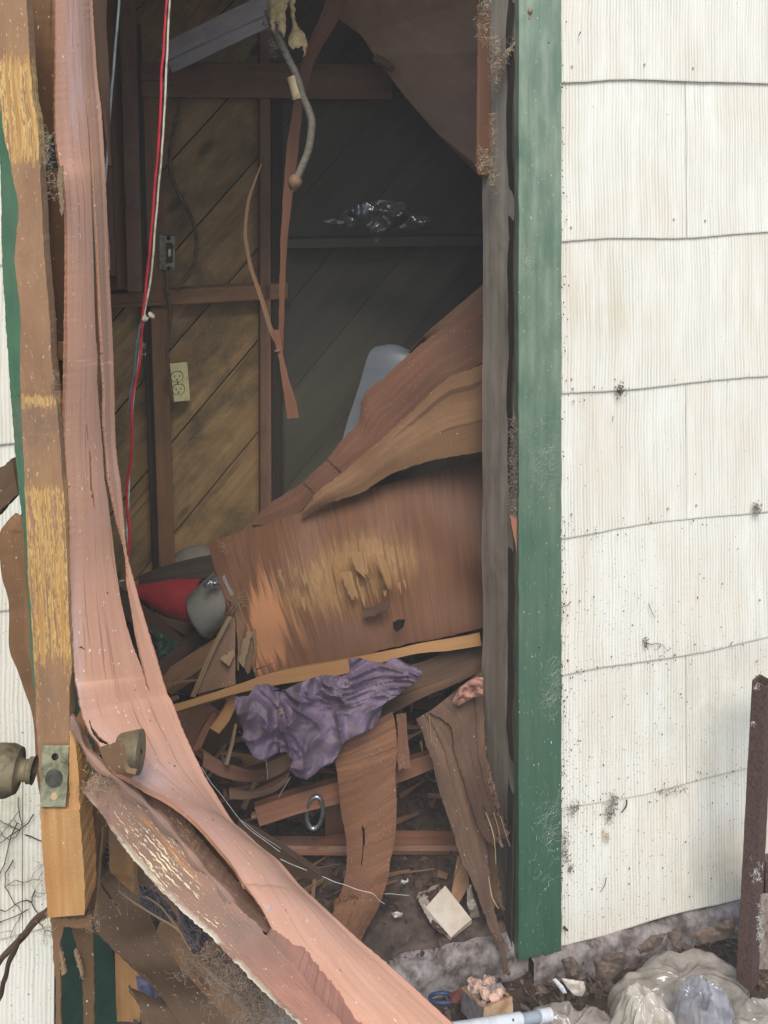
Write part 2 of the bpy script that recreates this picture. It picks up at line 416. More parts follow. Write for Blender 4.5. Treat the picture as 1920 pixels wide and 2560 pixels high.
M['wall_shade']=wood('shaded_wall_board',S(94,90,77,1.3),S(88,84,72,1.3),40,3,dirt=S(80,77,66,1.3),dirtamt=.4,cracks=0,rough=.9)  # same boards painted darker and greyer for the dim, veiled side
M['stud']=wood('old_stud',S(128,94,66,1.9),S(104,76,54,1.9),90,3,dirt=S(80,62,46,1.7),dirtamt=.6,knots=.08,rough=.85)
M['stud_red']=wood('brown_stained_stud',S(124,94,76,1.9),S(104,78,62,1.9),90,3,dirt=S(66,50,40,1.5),dirtamt=.5,rough=.8)
M['grey_wood']=wood('grey_rafter_wood',S(150,142,142,2.2),S(122,115,115,2.2),80,3,dirt=S(82,74,72,1.8),dirtamt=.5)
M['ply']=wood('brown_plywood',S(132,102,80,1.25),S(108,82,64,1.25),60,4,dirt=S(98,76,62,1.5),dirtamt=.5,dust=.1,rough=.75)
M['ply_red']=wood('red_brown_plywood',S(126,88,66,1.1),S(98,68,52,1.1),110,4,dirt=S(84,62,52,1.2),dirtamt=.5,dust=.15,rough=.72)
M['flake']=wood('lifted_veneer_flake',S(162,126,84,1.1),S(120,88,56,1.0),260,6,rough=.8,bump=.5)
M['torn']=wood('torn_brown_plywood',S(124,96,76,.9),S(88,66,52,.9),130,3.5,dirt=S(70,54,46),dirtamt=.8,dust=.1,rough=.85,bump=.6,cracks=.62)
M['ply_tan']=wood('tan_plywood',S(146,112,80,1.1),S(116,86,62,1.1),70,4,dirt=S(100,78,60,1.2),dirtamt=.45,dust=.1,rough=.75)
M['curl']=wood('curved_veneer',S(146,100,70,1.0),S(84,56,40,1.0),210,7,dirt=S(92,66,52,1.1),dirtamt=.6,dust=.15,rough=.7,cross=True,bump=.6)
M['batten']=wood('yellow_batten',S(164,124,80,1.15),S(140,102,64,1.15),60,3,dirt=S(120,84,50,1.4),dirtamt=.4,rough=.7)
M['splint']=wood('pale_split_wood',S(168,142,108,1.05),S(128,102,74,1.05),260,5,rough=.8,bump=.5)
M['red_board']=wood('red_stained_board',S(142,98,74,1.0),S(104,70,54,1.0),110,4,dirt=S(110,68,50,1.3),dirtamt=.4,knots=.06,rough=.7)
M['dark_board']=wood('dark_old_board',S(92,70,52,1.2),S(70,52,40,1.2),90,4,dirt=S(50,40,32,1.2),dirtamt=.6)
def skin_mat():
    m=MT('pink_brown_skin',.6,.35)
    g=m.noise(m.uv(110,4),1,5,.65,.25)
    col=m.mix(m.ramp(g,.3,.7),S(202,154,126,.96),S(182,135,109,.96))
    col=m.mix(m.ramp(m.noise(m.uv(18,1.2),1,4,.6),.4,.75),col,S(186,138,114,1.05))
    col=m.mix(m.math('MULTIPLY',m.ramp(m.noise(m.uv(9,5),1,6,.7,.4),.45,.7),.3),col,S(184,156,148))
    sc_=m.math('MULTIPLY',m.attr('scuff'),m.ramp(m.noise(m.uv(260,16),1,4,.65),.36,.62))
    col=m.mix(sc_,col,S(196,176,176))
    ln=m.math('MULTIPLY',m.ramp(m.noise(m.uv(520,7),1,2,.5),.64,.69),.5); col=m.mix(ln,col,S(120,84,70))
    col=m.mix(m.ramp(m.noise(m.uv(420,160),1,2,.5),.71,.745),col,S(230,212,198))
    col=m.mix(m.ramp(m.noise(m.uv(150,110),1,2,.5),.75,.76),col,S(70,50,44))
    col=m.mix(m.math('MULTIPLY',m.attr('rim'),.75),col,S(150,102,72))
    m.bump(m.math('ADD',m.math('MULTIPLY',m.noise(m.uv(700,350),1,2,.5),.5),g),.45,.0014)
    return m.out(col)
M['skin']=skin_mat()
M['skin_back']=wood('skin_inner_face',S(150,112,78),S(122,90,60),120,4,dirt=S(92,70,50),dirtamt=.5,dust=.2)
M['brownskin']=wood('brown_door_skin',S(116,90,64,1.0),S(92,70,50,1.0),60,4,dirt=S(84,62,50,1.1),dirtamt=.5,dust=.3,rough=.7)
M['block']=wood('fresh_split_block',S(230,184,122),S(176,120,68),120,5,dirt=S(170,116,70),dirtamt=.5,dust=.1,rough=.8,bump=.8)
M['stud_pale']=wood('pale_jamb_stud',S(196,146,92,1.1),S(170,124,76,1.1),90,3,dirt=S(120,86,56,1.1),dirtamt=.45)
M['concrete']=plain('rough_concrete',S(150,142,138),.95,c2=S(92,82,78),sc_=38,bump=.9,a=.38,b=.62,spec=.1)
M['concrete_floor']=plain('dirty_slab',S(96,82,74),.95,c2=S(56,47,41),sc_=22,bump=.8,a=.35,b=.6,spec=.1)
M['soil']=plain('soil',S(74,60,52),.95,c2=S(40,32,27),sc_=45,bump=1,spec=.1)
M['leaf']=plain('dead_leaf',S(112,96,84),.85,c2=S(58,48,42),sc_=16,bump=.3,spec=.2)
M['black']=plain('black_grime',S(34,30,26),.9,c2=S(22,20,18),spec=.15)
M['fibre']=plain('dusty_fibre',S(170,150,122),.9,c2=S(120,102,80),bump=0)
M['fibre_grey']=plain('grey_dust_fibre',S(138,124,108),.9,c2=S(92,80,68),bump=0)
M['web']=plain('cobweb',S(214,210,200),.9,c2=S(180,176,168),bump=0)
M['brass']=plain('tarnished_brass',S(120,108,80),.62,.2,c2=S(78,68,50),sc_=60,bump=.4)
M['plate']=plain('corroded_latch_plate',S(178,178,146),.5,.35,c2=S(104,104,82),sc_=60,bump=.5)
M['bolt']=plain('dirty_latch_bolt',S(104,104,92),.55,.5,c2=S(60,58,50),sc_=90,bump=.5)
M['rust']=plain('rusty_steel',S(98,76,68),.85,.1,c2=S(70,52,47),sc_=170,bump=.8,spec=.2)
M['rust_lt']=plain('flaking_scale',S(150,138,124),.9,c2=S(96,76,64),sc_=70,bump=1)
M['red_wire']=plain('red_wire_jacket',S(196,44,58),.4,c2=S(158,30,44))
M['white_wire']=plain('off_white_wire_jacket',S(206,196,174),.5,c2=S(150,140,118))
M['grey_wire']=plain('grey_wire_jacket',S(112,118,118),.5,c2=S(84,88,88))
M['teal_wire']=plain('faded_teal_wire_jacket',S(96,122,126),.5,c2=S(70,90,94))
M['brown_cable']=plain('dusty_brown_cable',S(96,74,54,1.6),.7,c2=S(64,50,38,1.6))
M['outlet']=plain('cream_outlet_plastic',S(226,216,160,1.15),.4,c2=S(206,194,136,1.15),spec=.5)
M['outlet_dk']=plain('outlet_shadow_plastic',S(60,50,30),.5)
M['galv']=plain('galvanised_steel',S(140,134,118,1.3),.45,.6,c2=S(84,76,62,1.3),sc_=90)
M['flex']=plain('grey_flex_metal',S(116,110,94,1.1),.7,.1,c2=S(90,84,70,1.1),sc_=120)
M['tape']=plain('old_tan_tape',S(176,156,120,1.3),.7,c2=S(140,120,88,1.3))
M['tuft']=plain('yellow_insulation_paper',S(200,174,126,1.1),.9,c2=S(158,130,84,1.05),sc_=60,bump=.6)
M['cloth']=plain('purple_cloth',S(106,91,113,1.15),.97,c2=S(118,104,112,1.1),sc_=60,bump=.8,spec=.1,a=.4,b=.6)
M['red_pl']=plain('red_plastic',S(150,44,48,1.1),.4,c2=S(128,38,42,1.1))
M['white_pl']=plain('dusty_white_plastic',S(138,134,124,1.0),.5,c2=S(112,106,96,1.0),sc_=12)
M['blue_white']=plain('blue_white_plastic',S(116,122,128,1.1),.4,c2=S(100,106,112,1.1),sc_=8)
M['green_bag']=plain('dark_green_plastic',S(52,72,58),.3,c2=S(38,54,44),sc_=20)
M['steel']=plain('shiny_steel',S(190,196,200),.3,.9,c2=S(150,156,160))
M['paper']=plain('stained_white_block',S(196,184,170,1.0),.8,c2=S(176,158,138,1.1),sc_=24)
M['brick_wood']=plain('pale_worn_block',S(206,168,130),.85,c2=S(160,120,88),sc_=30,bump=.6)
M['block_side']=plain('grey_block_side',S(150,140,136),.85,c2=S(118,106,100),sc_=60,bump=.5)
M['chunk']=plain('pinkish_rubble',S(206,172,152),.9,c2=S(140,104,88),sc_=70,bump=.5)
M['blue']=plain('blue_lid_plastic',S(44,66,104),.5,c2=S(56,56,66),sc_=120)
M['pvc']=plain('white_pipe_plastic',S(206,208,210),.35,c2=S(176,176,172),sc_=14)
M['redscrap']=plain('dark_red_scrap',S(112,62,56),.7,c2=S(76,42,38),sc_=80)
M['pinkins']=plain('pink_peeling_paint',S(172,126,110,1.0),.9,c2=S(120,84,72,1.0),sc_=60,bump=1)
M['purple_dk']=plain('grey_purple_insulation',S(86,76,84),.95,c2=S(56,48,52),sc_=60,bump=1)
M['black_pl']=plain('black_plastic_sheet',S(44,46,44,1.1),.22,c2=S(34,35,34),sc_=14,spec=.9)
def film_mat(name,c,alpha,rough=.28,c2=None):
    m=MT(name,rough,1.0); m.b.inputs['Coat Weight'].default_value=.6; m.b.inputs['Coat Roughness'].default_value=.08
    n_=m.noise(m.uv(26,26),1,5,.65)
    col=m.mix(m.ramp(n_,.4,.62),c,c2 or tuple(x*.7 for x in c[:3])+(1,))
    tr=m.n('ShaderNodeBsdfTransparent'); tl=m.n('ShaderNodeBsdfTranslucent'); tl.inputs[0].default_value=c
    a=m.n('ShaderNodeMixShader'); a.inputs[0].default_value=.3; m.l(m.b.outputs[0],a.inputs[1]); m.l(tl.outputs[0],a.inputs[2])
    b=m.n('ShaderNodeMixShader'); b.inputs[0].default_value=alpha; m.l(tr.outputs[0],b.inputs[1]); m.l(a.outputs[0],b.inputs[2])
    m.l(b.outputs[0],m.t.nodes['Material Output'].inputs[0])
    rn=m.n('ShaderNodeTexNoise'); rn.noise_type='RIDGED_MULTIFRACTAL'; rn.inputs['Scale'].default_value=1; rn.inputs['Detail'].default_value=4; rn.inputs['Roughness'].default_value=.5; rn.inputs['Distortion'].default_value=.6; m.l(m.uv(24,24),rn.inputs['Vector'])
    col=m.mix(m.ramp(rn.outputs[0],.55,1.0),col,tuple(min(1,x*1.35) for x in c[:3])+(1,))
    m.bump(rn.outputs[0],.5,.004)
    return m.out(col)
M['film']=film_mat('clear_dusty_film',S(204,194,182),.7,.16,S(166,156,144))
M['film_pale']=film_mat('milky_film',S(226,218,204),.88,.22,S(200,190,174))
M['film_dark']=film_mat('glossy_clear_film',S(90,92,92),.6,.12)
def stile_mat():
    """brown paint worn through to raw ridged wood, old green paint along one edge"""
    m=MT('worn_brown_paint',.75,.3)
    g=m.noise(m.uv(560,12),1,3,.5,.2); bl=m.noise(m.uv(600,120),1,3,.55)
    paint=m.mix(m.ramp(m.noise(m.uv(30,12),1,5,.6),.35,.65),S(164,126,92),S(142,108,80))
    paint=m.mix(m.ramp(m.noise(m.uv(400,200),1,2,.5),.66,.72),paint,S(190,168,136))
    raw=m.mix(m.ramp(g,.35,.62),S(226,190,124),S(178,134,78))
    k=m.math('ADD',m.math('ADD',m.math('MULTIPLY',g,.45),m.math('MULTIPLY',bl,.28)),m.math('MULTIPLY',m.attr('wear'),.2))
    f=m.ramp(k,.49,.53)
    col=m.mix(f,paint,raw)
    e=m.math('ADD',m.attr('green'),m.math('MULTIPLY',m.math('SUBTRACT',m.noise(m.uv(90,60),1,4,.6),.5),.35))
    col=m.mix(m.ramp(e,.49,.52),col,m.mix(m.ramp(m.noise(m.uv(60,20),1,4,.6),.3,.7),S(78,112,84),S(58,96,72)))
    col=m.mix(m.math('MULTIPLY',m.attr('dirt'),m.ramp(m.noise(m.uv(200,200),1,4,.7),.35,.6)),col,S(118,100,84))
    m.bump(m.math('ADD',g,m.math('MULTIPLY',f,-.4)),.7,.0012)
    return m.out(col)
M['stile']=stile_mat()
def stub_mat():
    """broken lower stile: brown paint with pale dashes"""
    m=MT('brown_paint_pale_dashes',.75,.3)
    g=m.noise(m.uv(760,24),1,2,.5); bl=m.noise(m.uv(760,170),1,3,.6)
    paint=m.mix(m.ramp(m.noise(m.uv(40,16),1,5,.6),.35,.65),S(128,104,90),S(150,116,98))
    k=m.math('ADD',m.math('ADD',m.math('MULTIPLY',g,.4),m.math('MULTIPLY',bl,.35)),m.math('MULTIPLY',m.attr('wear'),.12))
    col=m.mix(m.ramp(k,.50,.525),paint,S(228,208,166))
    col=m.mix(m.math('MULTIPLY',m.attr('orange'),m.ramp(g,.45,.5)),col,S(206,140,72))
    e=m.math('MULTIPLY',m.attr('edge'),m.ramp(m.noise(m.uv(40,26),1,4,.6),.4,.5)); col=m.mix(e,col,S(206,196,170))
    e2=m.math('MULTIPLY',m.attr('edge'),m.ramp(m.noise(m.uv(60,14),1,4,.6),.6,.64)); col=m.mix(e2,col,S(86,110,92))
    col=m.mix(m.attr('pink'),col,m.mix(m.ramp(m.noise(m.uv(50,20),1,5,.6),.35,.65),S(178,128,108),S(152,108,92)))
    col=m.mix(m.ramp(m.noise(m.uv(300,300),1,3,.6),.66,.72),col,S(200,186,160))
    m.bump(m.math('ADD',g,m.math('MULTIPLY',bl,.6)),.5,.0012)
    return m.out(col)
M['stub']=stub_mat()
def delam_mat():
    """warped panel whose face veneer has peeled: darker face, pale tan glue layer with ragged streaks across the sheet"""
    m=MT('peeling_plywood_panel',.6,.3)
    face=m.mix(m.ramp(m.noise(m.uv(7,120),1,4,.6),.3,.7),S(122,82,54,1.05),S(92,62,42,1.05))
    tan=m.mix(m.ramp(m.noise(m.uv(60,170),1,4,.6),.3,.7),S(154,118,76,1.0),S(130,96,60,1.0))
    st=m.noise(m.uv(5,95),1,5,.65)
    k=m.math('ADD',m.attr('peel'),m.math('MULTIPLY',m.math('SUBTRACT',st,.5),1.05))
    col=m.mix(m.ramp(k,.36,.66),face,tan)
    fl=m.noise(m.uv(7,210),1,3,.5); rg=m.math('MULTIPLY',m.ramp(fl,.6,.66),m.ramp(k,.2,.5)); col=m.mix(m.math('MULTIPLY',rg,.7),col,S(78,52,36))
    k2=m.math('ADD',m.attr('orange'),m.math('MULTIPLY',m.math('SUBTRACT',st,.5),1.1))
    col=m.mix(m.ramp(k2,.42,.6),col,S(166,114,76,1.2))
    col=m.mix(m.math('MULTIPLY',m.attr('damp_dark'),.8),col,S(96,68,54,1.1))
    m.bump(m.math('ADD',m.math('MULTIPLY',m.ramp(k,.46,.56),-.8),m.noise(m.uv(12,200),1,4,.6)),.45,.002)
    return m.out(col)
M['panel']=delam_mat()

# ------------------------------------------------------------------ ground
def g_h(x,y): return -.04+.014*noise.noise(Vector((x*4,y*4,3)))+.006*noise.noise(Vector((x*19,y*19,7)))
bm=bmesh.new()
xs=[-11,-8,-5,-3]+[-1.5+i*.05 for i in range(0,71)]+[3,5,8,11]; ys=[-11,-8,-5,-1,.3]+[.8+i*.05 for i in range(0,40)]+[4,6,8,11]
gv=[[bm.verts.new((x,y,g_h(x,y))) for x in xs] for y in ys]
for j in range(len(ys)-1):
    for i in range(len(xs)-1): bm.faces.new([gv[j][i],gv[j][i+1],gv[j+1][i+1],gv[j+1][i]])
fin(bm,'ground',M['soil'],kind='structure')

# ------------------------------------------------------------------ the shed
shed=thing('shed',W(-.1,.5,0),'old wooden shed with cream shingle siding, green door trim and a wrecked doorway','shed')
ZB=[sz(1400,y)[1] for y in (-230,200,600,978,1335,1680,2015,2350)]
JO=sz(1707,1000)[0]
def spots(x,y): return 0
def gs(x,y,cx,cy,rx,ry): return math.exp(-((x-cx)/rx)**2-((y-cy)/ry)**2)
def stain(x,y,u,v): return min(1,.38*gs(x,y,1480,720,60,130)+.2*gs(x,y,1560,800,130,40)+.2*gs(x,y,1440,1150,60,200)+.12)
def grime_shade(x,y,u,v): return min(1,.5*gs(x,y,40,2130,70,170)+.3*gs(x,y,1750,1800,140,160)+.5*gs(x,y,1800,2180,130,60)+.06+.5*gs(x,y,40,1950,90,90))  # dirt patches, plus the rusty post's shadow painted low at the right
def speck(x,y,u,v): return max(0,min(1,(y-900)/1000))*.8+.2+.35*gs(x,y,1600,1500,120,200)+.4*gs(x,y,1420,1900,60,500)
def shingle(s0,s1,z0,z1,k,first=0):
    """one shingle: lower edge stands proud, sagging lower edge"""
    bm=bmesh.new(); uvl=bm.loops.layers.uv.new('UVMap'); ly={a:bm.verts.layers.float.new(a) for a in ('stain','grime_shade','speck','lip')}
    n=max(2,int((s1-s0)/.012)); m=10; o=k*7.3; ro=R()*3; grid=[];back=[]
    for j in range(m+1):
        r=[];b=[]
        for i in range(n+1):
            s=s0+(s1-s0)*i/n; t=(0,.011,.05,.15,.27,.4,.52,.64,.76,.88,1)[j]
            sag=.006*noise.noise(Vector((s*4.5,k*3.3,0)))+.003*math.sin(s*14+k*2)
            z=z0+sag*(1-t)+(z1+.02-z0)*t + (.0009*n1(s*160,k) if j==0 else 0)
            d=-(.0085+.0045*(1-t))-.0025*noise.noise(Vector((s*3,z*3,o)))
            v=bm.verts.new(W(s,d,z)); x,y=px_of(v.co)
            for a,fn in (('stain',stain),('grime_shade',grime_shade),('speck',speck)): v[ly[a]]=fn(x,y,0,0)
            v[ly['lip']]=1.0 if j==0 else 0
            r.append(v); b.append(bm.verts.new(W(s,d+.005,z)))
        grid.append(r);back.append(b)
    def q(vs,):
        f=bm.faces.new(vs)
        for l in f.loops:
            c=l.vert.co-Vector((0,YU,0)); l[uvl].uv=(c.dot(U)+ro,c.z+k*1.7)
    for j in range(m):
        for i in range(n): q([grid[j][i],grid[j][i+1],grid[j+1][i+1],grid[j+1][i]])
        q([grid[j+1][0],back[j+1][0],back[j][0],grid[j][0]]); q([grid[j][n],back[j][n],back[j+1][n],grid[j+1][n]])
    for i in range(n): q([grid[0][i+1],grid[0][i],back[0][i],back[0][i+1]]); q([grid[m][i],grid[m][i+1],back[m][i+1],back[m][i]])
    bmesh.ops.recalc_face_normals(bm,faces=bm.faces)
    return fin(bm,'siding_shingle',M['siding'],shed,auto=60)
sR,zz=sz(1403,1000,-.018); sL=sz(140,1000)[0]; sOR=sz(1290,1000)[0]; sOL=sz(238,1000)[0]
for k in range(7):
    z1,z0=ZB[k],ZB[k+1]; off=0 if k%2 else .305
    # right of the doorway
    js=[JO+off+.61*i for i in range(-3,4)]
    cuts=[sR+.001]+[j for j in js if sR+.05<j<1.6]+[1.6]
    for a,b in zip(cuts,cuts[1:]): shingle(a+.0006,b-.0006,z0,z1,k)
    js=[-.62-off-.61*i for i in range(0,4)]
    cuts=[sL-.001]+[j for j in js if -1.7<j<sL-.05]+[-1.7]
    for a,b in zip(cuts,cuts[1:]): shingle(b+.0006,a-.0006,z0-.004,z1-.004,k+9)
# nails on the shingles
for (z,x,y) in [('C',495,392),('C',1212,402),('C',1098,1298),('C',1284,1305),('C',490,1345),('F',492,228),('F',492,1028),('F',1064,995),('F',1232,975),('F',505,360),('C',925,380),('F',500,285)]:
    a,b=pp(z,x,y); s,zq=sz(a,b,-.013); c=W(s,-.0155,zq)
    bm=bmesh.new(); bmesh.ops.create_cone(bm,cap_ends=True,segments=10,radius1=.0022,radius2=.0016,depth=.002,matrix=Matrix.Translation(c)@Matrix.Rotation(TH,4,'Z')@Matrix.Rotation(math.radians(90),4,'X'))
    fin(bm,'shingle_nail',M['nail'],shed)
zt=2.03
wbox('wall_sheathing',sR-.02,1.6,.004,.09,.02,2.5,M['jamb_dark'],parent=shed)
wbox('wall_sheathing',-1.7,sL+.02,.004,.09,.02,2.5,M['jamb_dark'],parent=shed)
wbox('door_header',sL+.021,sR-.021,.004,.09,zt+.01,2.5,M['stud'],parent=shed)
# casings: right (in full view) and left
def casing(s0,s1,z0,z1):
    L=[W(s0,-.021,z0+(z1-z0)*(1-i/6)) for i in range(7)]; Q=[W(s1,-.021,z0+(z1-z0)*(1-i/6)) for i in range(7)]
    return sheet('door_casing',L,Q,M['green'],th=.02,nu=14,nv=160,jag=.0012,wob=.0015,jend=.004,jf=22,attr={'glare_fade':lambda x,y,u,v:max(0,min(.8,(2100-y)/2100))},parent=shed)
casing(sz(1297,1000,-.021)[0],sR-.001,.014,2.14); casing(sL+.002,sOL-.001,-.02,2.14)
wbox('door_casing',sL+.002,sR-.001,-.024,-.003,2.145,2.25,M['green_dark'],parent=shed)
# right jamb, a dark strip along its outer edge and the rough post behind the casing
L=[W(.2595,.168,2.0-i*.335) for i in range(7)]; Q=[W(.2605,.004,2.0-i*.335) for i in range(7)]
sheet('door_jamb',L,Q,M['jamb'],th=.035,nu=14,nv=200,jag=.0016,wob=.004,jend=.01,attr={'damp_dark':lambda x,y,u,v:max(0,min(.9,(y-1300)/1000))+.5*u**6},parent=shed)
wbox('jamb_edge',.2582,.2603,.001,.03,.0,2.02,M['jamb_dark'],parent=shed,sub=60,wob=.006)
wbox('door_jamb',sOL-.03,sOL-.002,.0,.13,-.02,2.02,M['stud_pale'],parent=shed)
wbox('door_jamb',-.47,.30,.0,.15,2.03,2.06,M['jamb'],parent=shed)
# foundation and floor slab
def rough_box(name,s0,s1,d0,d1,z0,z1,mat,st=.012,amp=.006,**kw):
    bm=bmesh.new(); bmesh.ops.create_grid(bm,x_segments=2,y_segments=2,size=1); bm.free(); bm=bmesh.new()
    ns=int((s1-s0)/st); nd=max(2,int((d1-d0)/st)); nz=max(2,int((z1-z0)/(st*.8)))
    def vt(s,d,z,f=1):
        p=W(s,d,z); a=noise.fractal(p*26,1,2,4)*amp+noise.noise(p*8)*amp
        return bm.verts.new(p+Vector((0,0,1))*a*(1 if z>z0+.001 else 0)-N*(a*1.1 if d<d0+.001 else 0))
    front=[[vt(s0+(s1-s0)*i/ns,d0+(.006 if j==nz else 0),z0+(z1-z0)*j/nz) for i in range(ns+1)] for j in range(nz+1)]
    top=[front[-1]]+[[vt(s0+(s1-s0)*i/ns,d0+(d1-d0)*j/nd,z1) for i in range(ns+1)] for j in range(1,nd+1)]
    for g in (front,top):
        for j in range(len(g)-1):
            for i in range(ns): bm.faces.new([g[j][i],g[j][i+1],g[j+1][i+1],g[j+1][i]])
    bmesh.ops.recalc_face_normals(bm,faces=bm.faces)
    return fin(bm,name,mat,auto=80,**kw)
rough_box('foundation',sOL-.01,.29,.0,.03,-.08,.034,M['concrete'],parent=shed)
rough_box('foundation',.29,1.6,-.03,.1,-.08,.012,M['concrete'],st=.009,amp=.008,parent=shed)
rough_box('foundation',-1.7,sOL-.012,-.03,.1,-.08,-.0,M['concrete'],parent=shed)
rough_box('floor_slab',-1.05,1.3,.03,1.1,-.08,.034,M['concrete_floor'],st=.016,parent=shed)
# enclosure: side walls, roof
DB=.966
wbox('side_wall',1.3,1.36,.09,1.1,-.05,2.5,M['wall_shade'],parent=shed)
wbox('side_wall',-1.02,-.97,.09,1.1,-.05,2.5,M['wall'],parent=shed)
wbox('back_sheathing',-1.1,1.4,DB+.03,DB+.06,-.05,2.5,M['black'],parent=shed)
wbox('roof',-1.8,1.7,-.06,1.2,2.5,2.56,M['wall_shade'],parent=shed)
# diagonal wall boards on the back wall
a0=sz(*pp('A',1030,2050),DB); a1=sz(*pp('A',1550,1450),DB)
dr=Vector((a1[0]-a0[0],a1[1]-a0[1])).normalized(); nn=Vector((-dr.y,dr.x)); pitch=.178
def clip(pg,a,b,c):   # keep a*x+b*y>=c
    out=[]
    for i in range(len(pg)):
        p,q=pg[i],pg[(i+1)%len(pg)]; fp=a*p[0]+b*p[1]-c; fq=a*q[0]+b*q[1]-c
        if fp>=0: out.append(p)
        if (fp>=0)!=(fq>=0): t=fp/(fp-fq); out.append((p[0]+(q[0]-p[0])*t,p[1]+(q[1]-p[1])*t))
    return out
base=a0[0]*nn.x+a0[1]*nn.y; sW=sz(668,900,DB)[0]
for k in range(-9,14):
    for (s0,s1,mt) in ((-.97,sW,M['wall']),(sW+.003,1.3,M['wall_shade'])):
        gp=.0022 if s0<-.9 else .0007; lo_=base+k*pitch+gp; hi_=base+(k+1)*pitch-gp
        pg=clip(clip([(s0,-.02),(s1,-.02),(s1,2.49),(s0,2.49)],nn.x,nn.y,lo_),-nn.x,-nn.y,-hi_)
        if len(pg)<3: continue
        bm=bmesh.new(); uvl=bm.loops.layers.uv.new('UVMap'); dd=DB+.003*n1(k*1.9,4)
        f=[bm.verts.new(W(x,dd,y)) for x,y in pg]; b=[bm.verts.new(W(x,dd+.018,y)) for x,y in pg]
        bm.faces.new(f); bm.faces.new(b[::-1])
        for i in range(len(f)): bm.faces.new([f[i],b[i],b[(i+1)%len(f)],f[(i+1)%len(f)]])
        bmesh.ops.recalc_face_normals(bm,faces=bm.faces)
        for fc in bm.faces:
            for l in fc.loops:
                c=l.vert.co-Vector((0,YU,0)); x,y=c.dot(U),c.z; l[uvl].uv=(x*nn.x+y*nn.y,x*dr.x+y*dr.y+k*1.3)
        fin(bm,'wall_board',mt,shed,smooth=False)
# framing on the back wall (px traced): vertical boards, post, rails
def vpost(name,xa,xb,y0,y1,mat,d=.0,th=.05,xa2=None,xb2=None,**kw):
    dd=DB-d
    c=[sz(xa,y0,dd),sz(xb,y0,dd),sz(xb if xb2 is None else xb2,y1,dd),sz(xa if xa2 is None else xa2,y1,dd)]
    bm=bmesh.new(); uvl=bm.loops.layers.uv.new('UVMap')
    boxv(bm,[W(c[3][0],dd,c[3][1]),W(c[2][0],dd,c[2][1]),W(c[2][0],dd+th,c[2][1]),W(c[3][0],dd+th,c[3][1]),
             W(c[0][0],dd,c[0][1]),W(c[1][0],dd,c[1][1]),W(c[1][0],dd+th,c[1][1]),W(c[0][0],dd+th,c[0][1])],uvl)
    bmesh.ops.recalc_face_normals(bm,faces=bm.faces)
    bmesh.ops.bevel(bm,geom=bm.edges[:],offset=.002,segments=1,affect='EDGES')
    return fin(bm,name,mat,shed,smooth=False,**kw)
def hrail(name,x0,x1,ya,yb,ya2,yb2,mat,d=.05,th=.05):
    dd=DB-d; c=[sz(x0,ya,dd),sz(x1,ya2,dd),sz(x1,yb2,dd),sz(x0,yb,dd)]
    bm=bmesh.new(); uvl=bm.loops.layers.uv.new('UVMap')
    boxv(bm,[W(c[3][0],dd,c[3][1]),W(c[0][0],dd,c[0][1]),W(c[0][0],dd+th,c[0][1]),W(c[3][0],dd+th,c[3][1]),
             W(c[2][0],dd,c[2][1]),W(c[1][0],dd,c[1][1]),W(c[1][0],dd+th,c[1][1]),W(c[2][0],dd+th,c[2][1])],uvl)
    bmesh.ops.recalc_face_normals(bm,faces=bm.faces)
    bmesh.ops.bevel(bm,geom=bm.edges[:],offset=.002,segments=1,affect='EDGES')
    return fin(bm,name,mat,shed,smooth=False)
vpost('wall_stud',236,262,-60,690,M['stud_red'],.12,.03,xa2=262,xb2=290)
vpost('wall_stud',262,296,-60,722,M['stud'],.09,.03,xa2=292,xb2=318)
vpost('wall_stud',296,338,-60,730,M['stud_red'],.14,.04,xa2=318,xb2=356)
vpost('wall_stud',338,352,60,730,M['jamb_dark'],.07,.03,xa2=356,xb2=372)
vpost('wall_stud',344,400,230,732,M['stud'],.05,.04,xa2=362,xb2=417)
vpost('wall_stud',376,418,775,1500,M['stud'],.085,.045,xa2=400,xb2=440)
vpost('wall_stud',357,377,775,1500,M['jamb_dark'],.06,.05,xa2=384,xb2=402)  # shaded side of the stud before it, built as a dark strip
vpost('corner_post',649,676,-20,1560,M['stud_red'],.06,.05,xa2=652,xb2=680)
vpost('corner_post',679,706,240,1560,M['jamb_dark'],.045,.04)
hrail('wall_rail',262,720,736,772,708,748,M['stud'],.06,.045)
hrail('top_plate',352,980,155,242,160,249,M['stud_red'],.075,.06)
hrail('wall_shelf',700,1260,598,622,588,613,M['wall_shade'],.07,.05)
# ------------------------------------------------------------------ roof parts and fallen ceiling
o=bar('loose_rafter',P(*pts('A 980,350,2.05')[0]),P(*pts('B 190,45,1.95')[0]),.075,.03,M['grey_wood'],label='greyish rafter slanting up under the roof, left of the hanging conduit',cat='rafter')
# big sagging ceiling sheet
c=pts('B 560,-40,2.15 590,110,2.2 720,205,2.2 800,330,2.2 980,570,2.2 1180,800,2.15 1440,1060,2.1 1560,1100,2.0 1620,300,1.95 1600,-60,1.95')
slab('ceiling_panel',[P(*q) for q in c],wood('veiled_ceiling_plywood',S(150,124,106,1.9),S(138,112,95,1.9),40,4,dirt=S(112,90,76,1.8),dirtamt=.5,cracks=0),th=.006,ga=-50,fdir=(N+Vector((0,0,-.2))).normalized(),label='large brown plywood sheet sagging from the ceiling at upper right, its edge cut slantwise',cat='ceiling panel')  # plywood brown paled so the colour carries the milky veil
tube('ceiling_dowel',V('B 800,345,2.15 850,370,2.14 900,410,2.12'),.011,M['ply'],n=10,label='short round wooden stub on the edge of the sagging ceiling sheet',cat='wood stub')
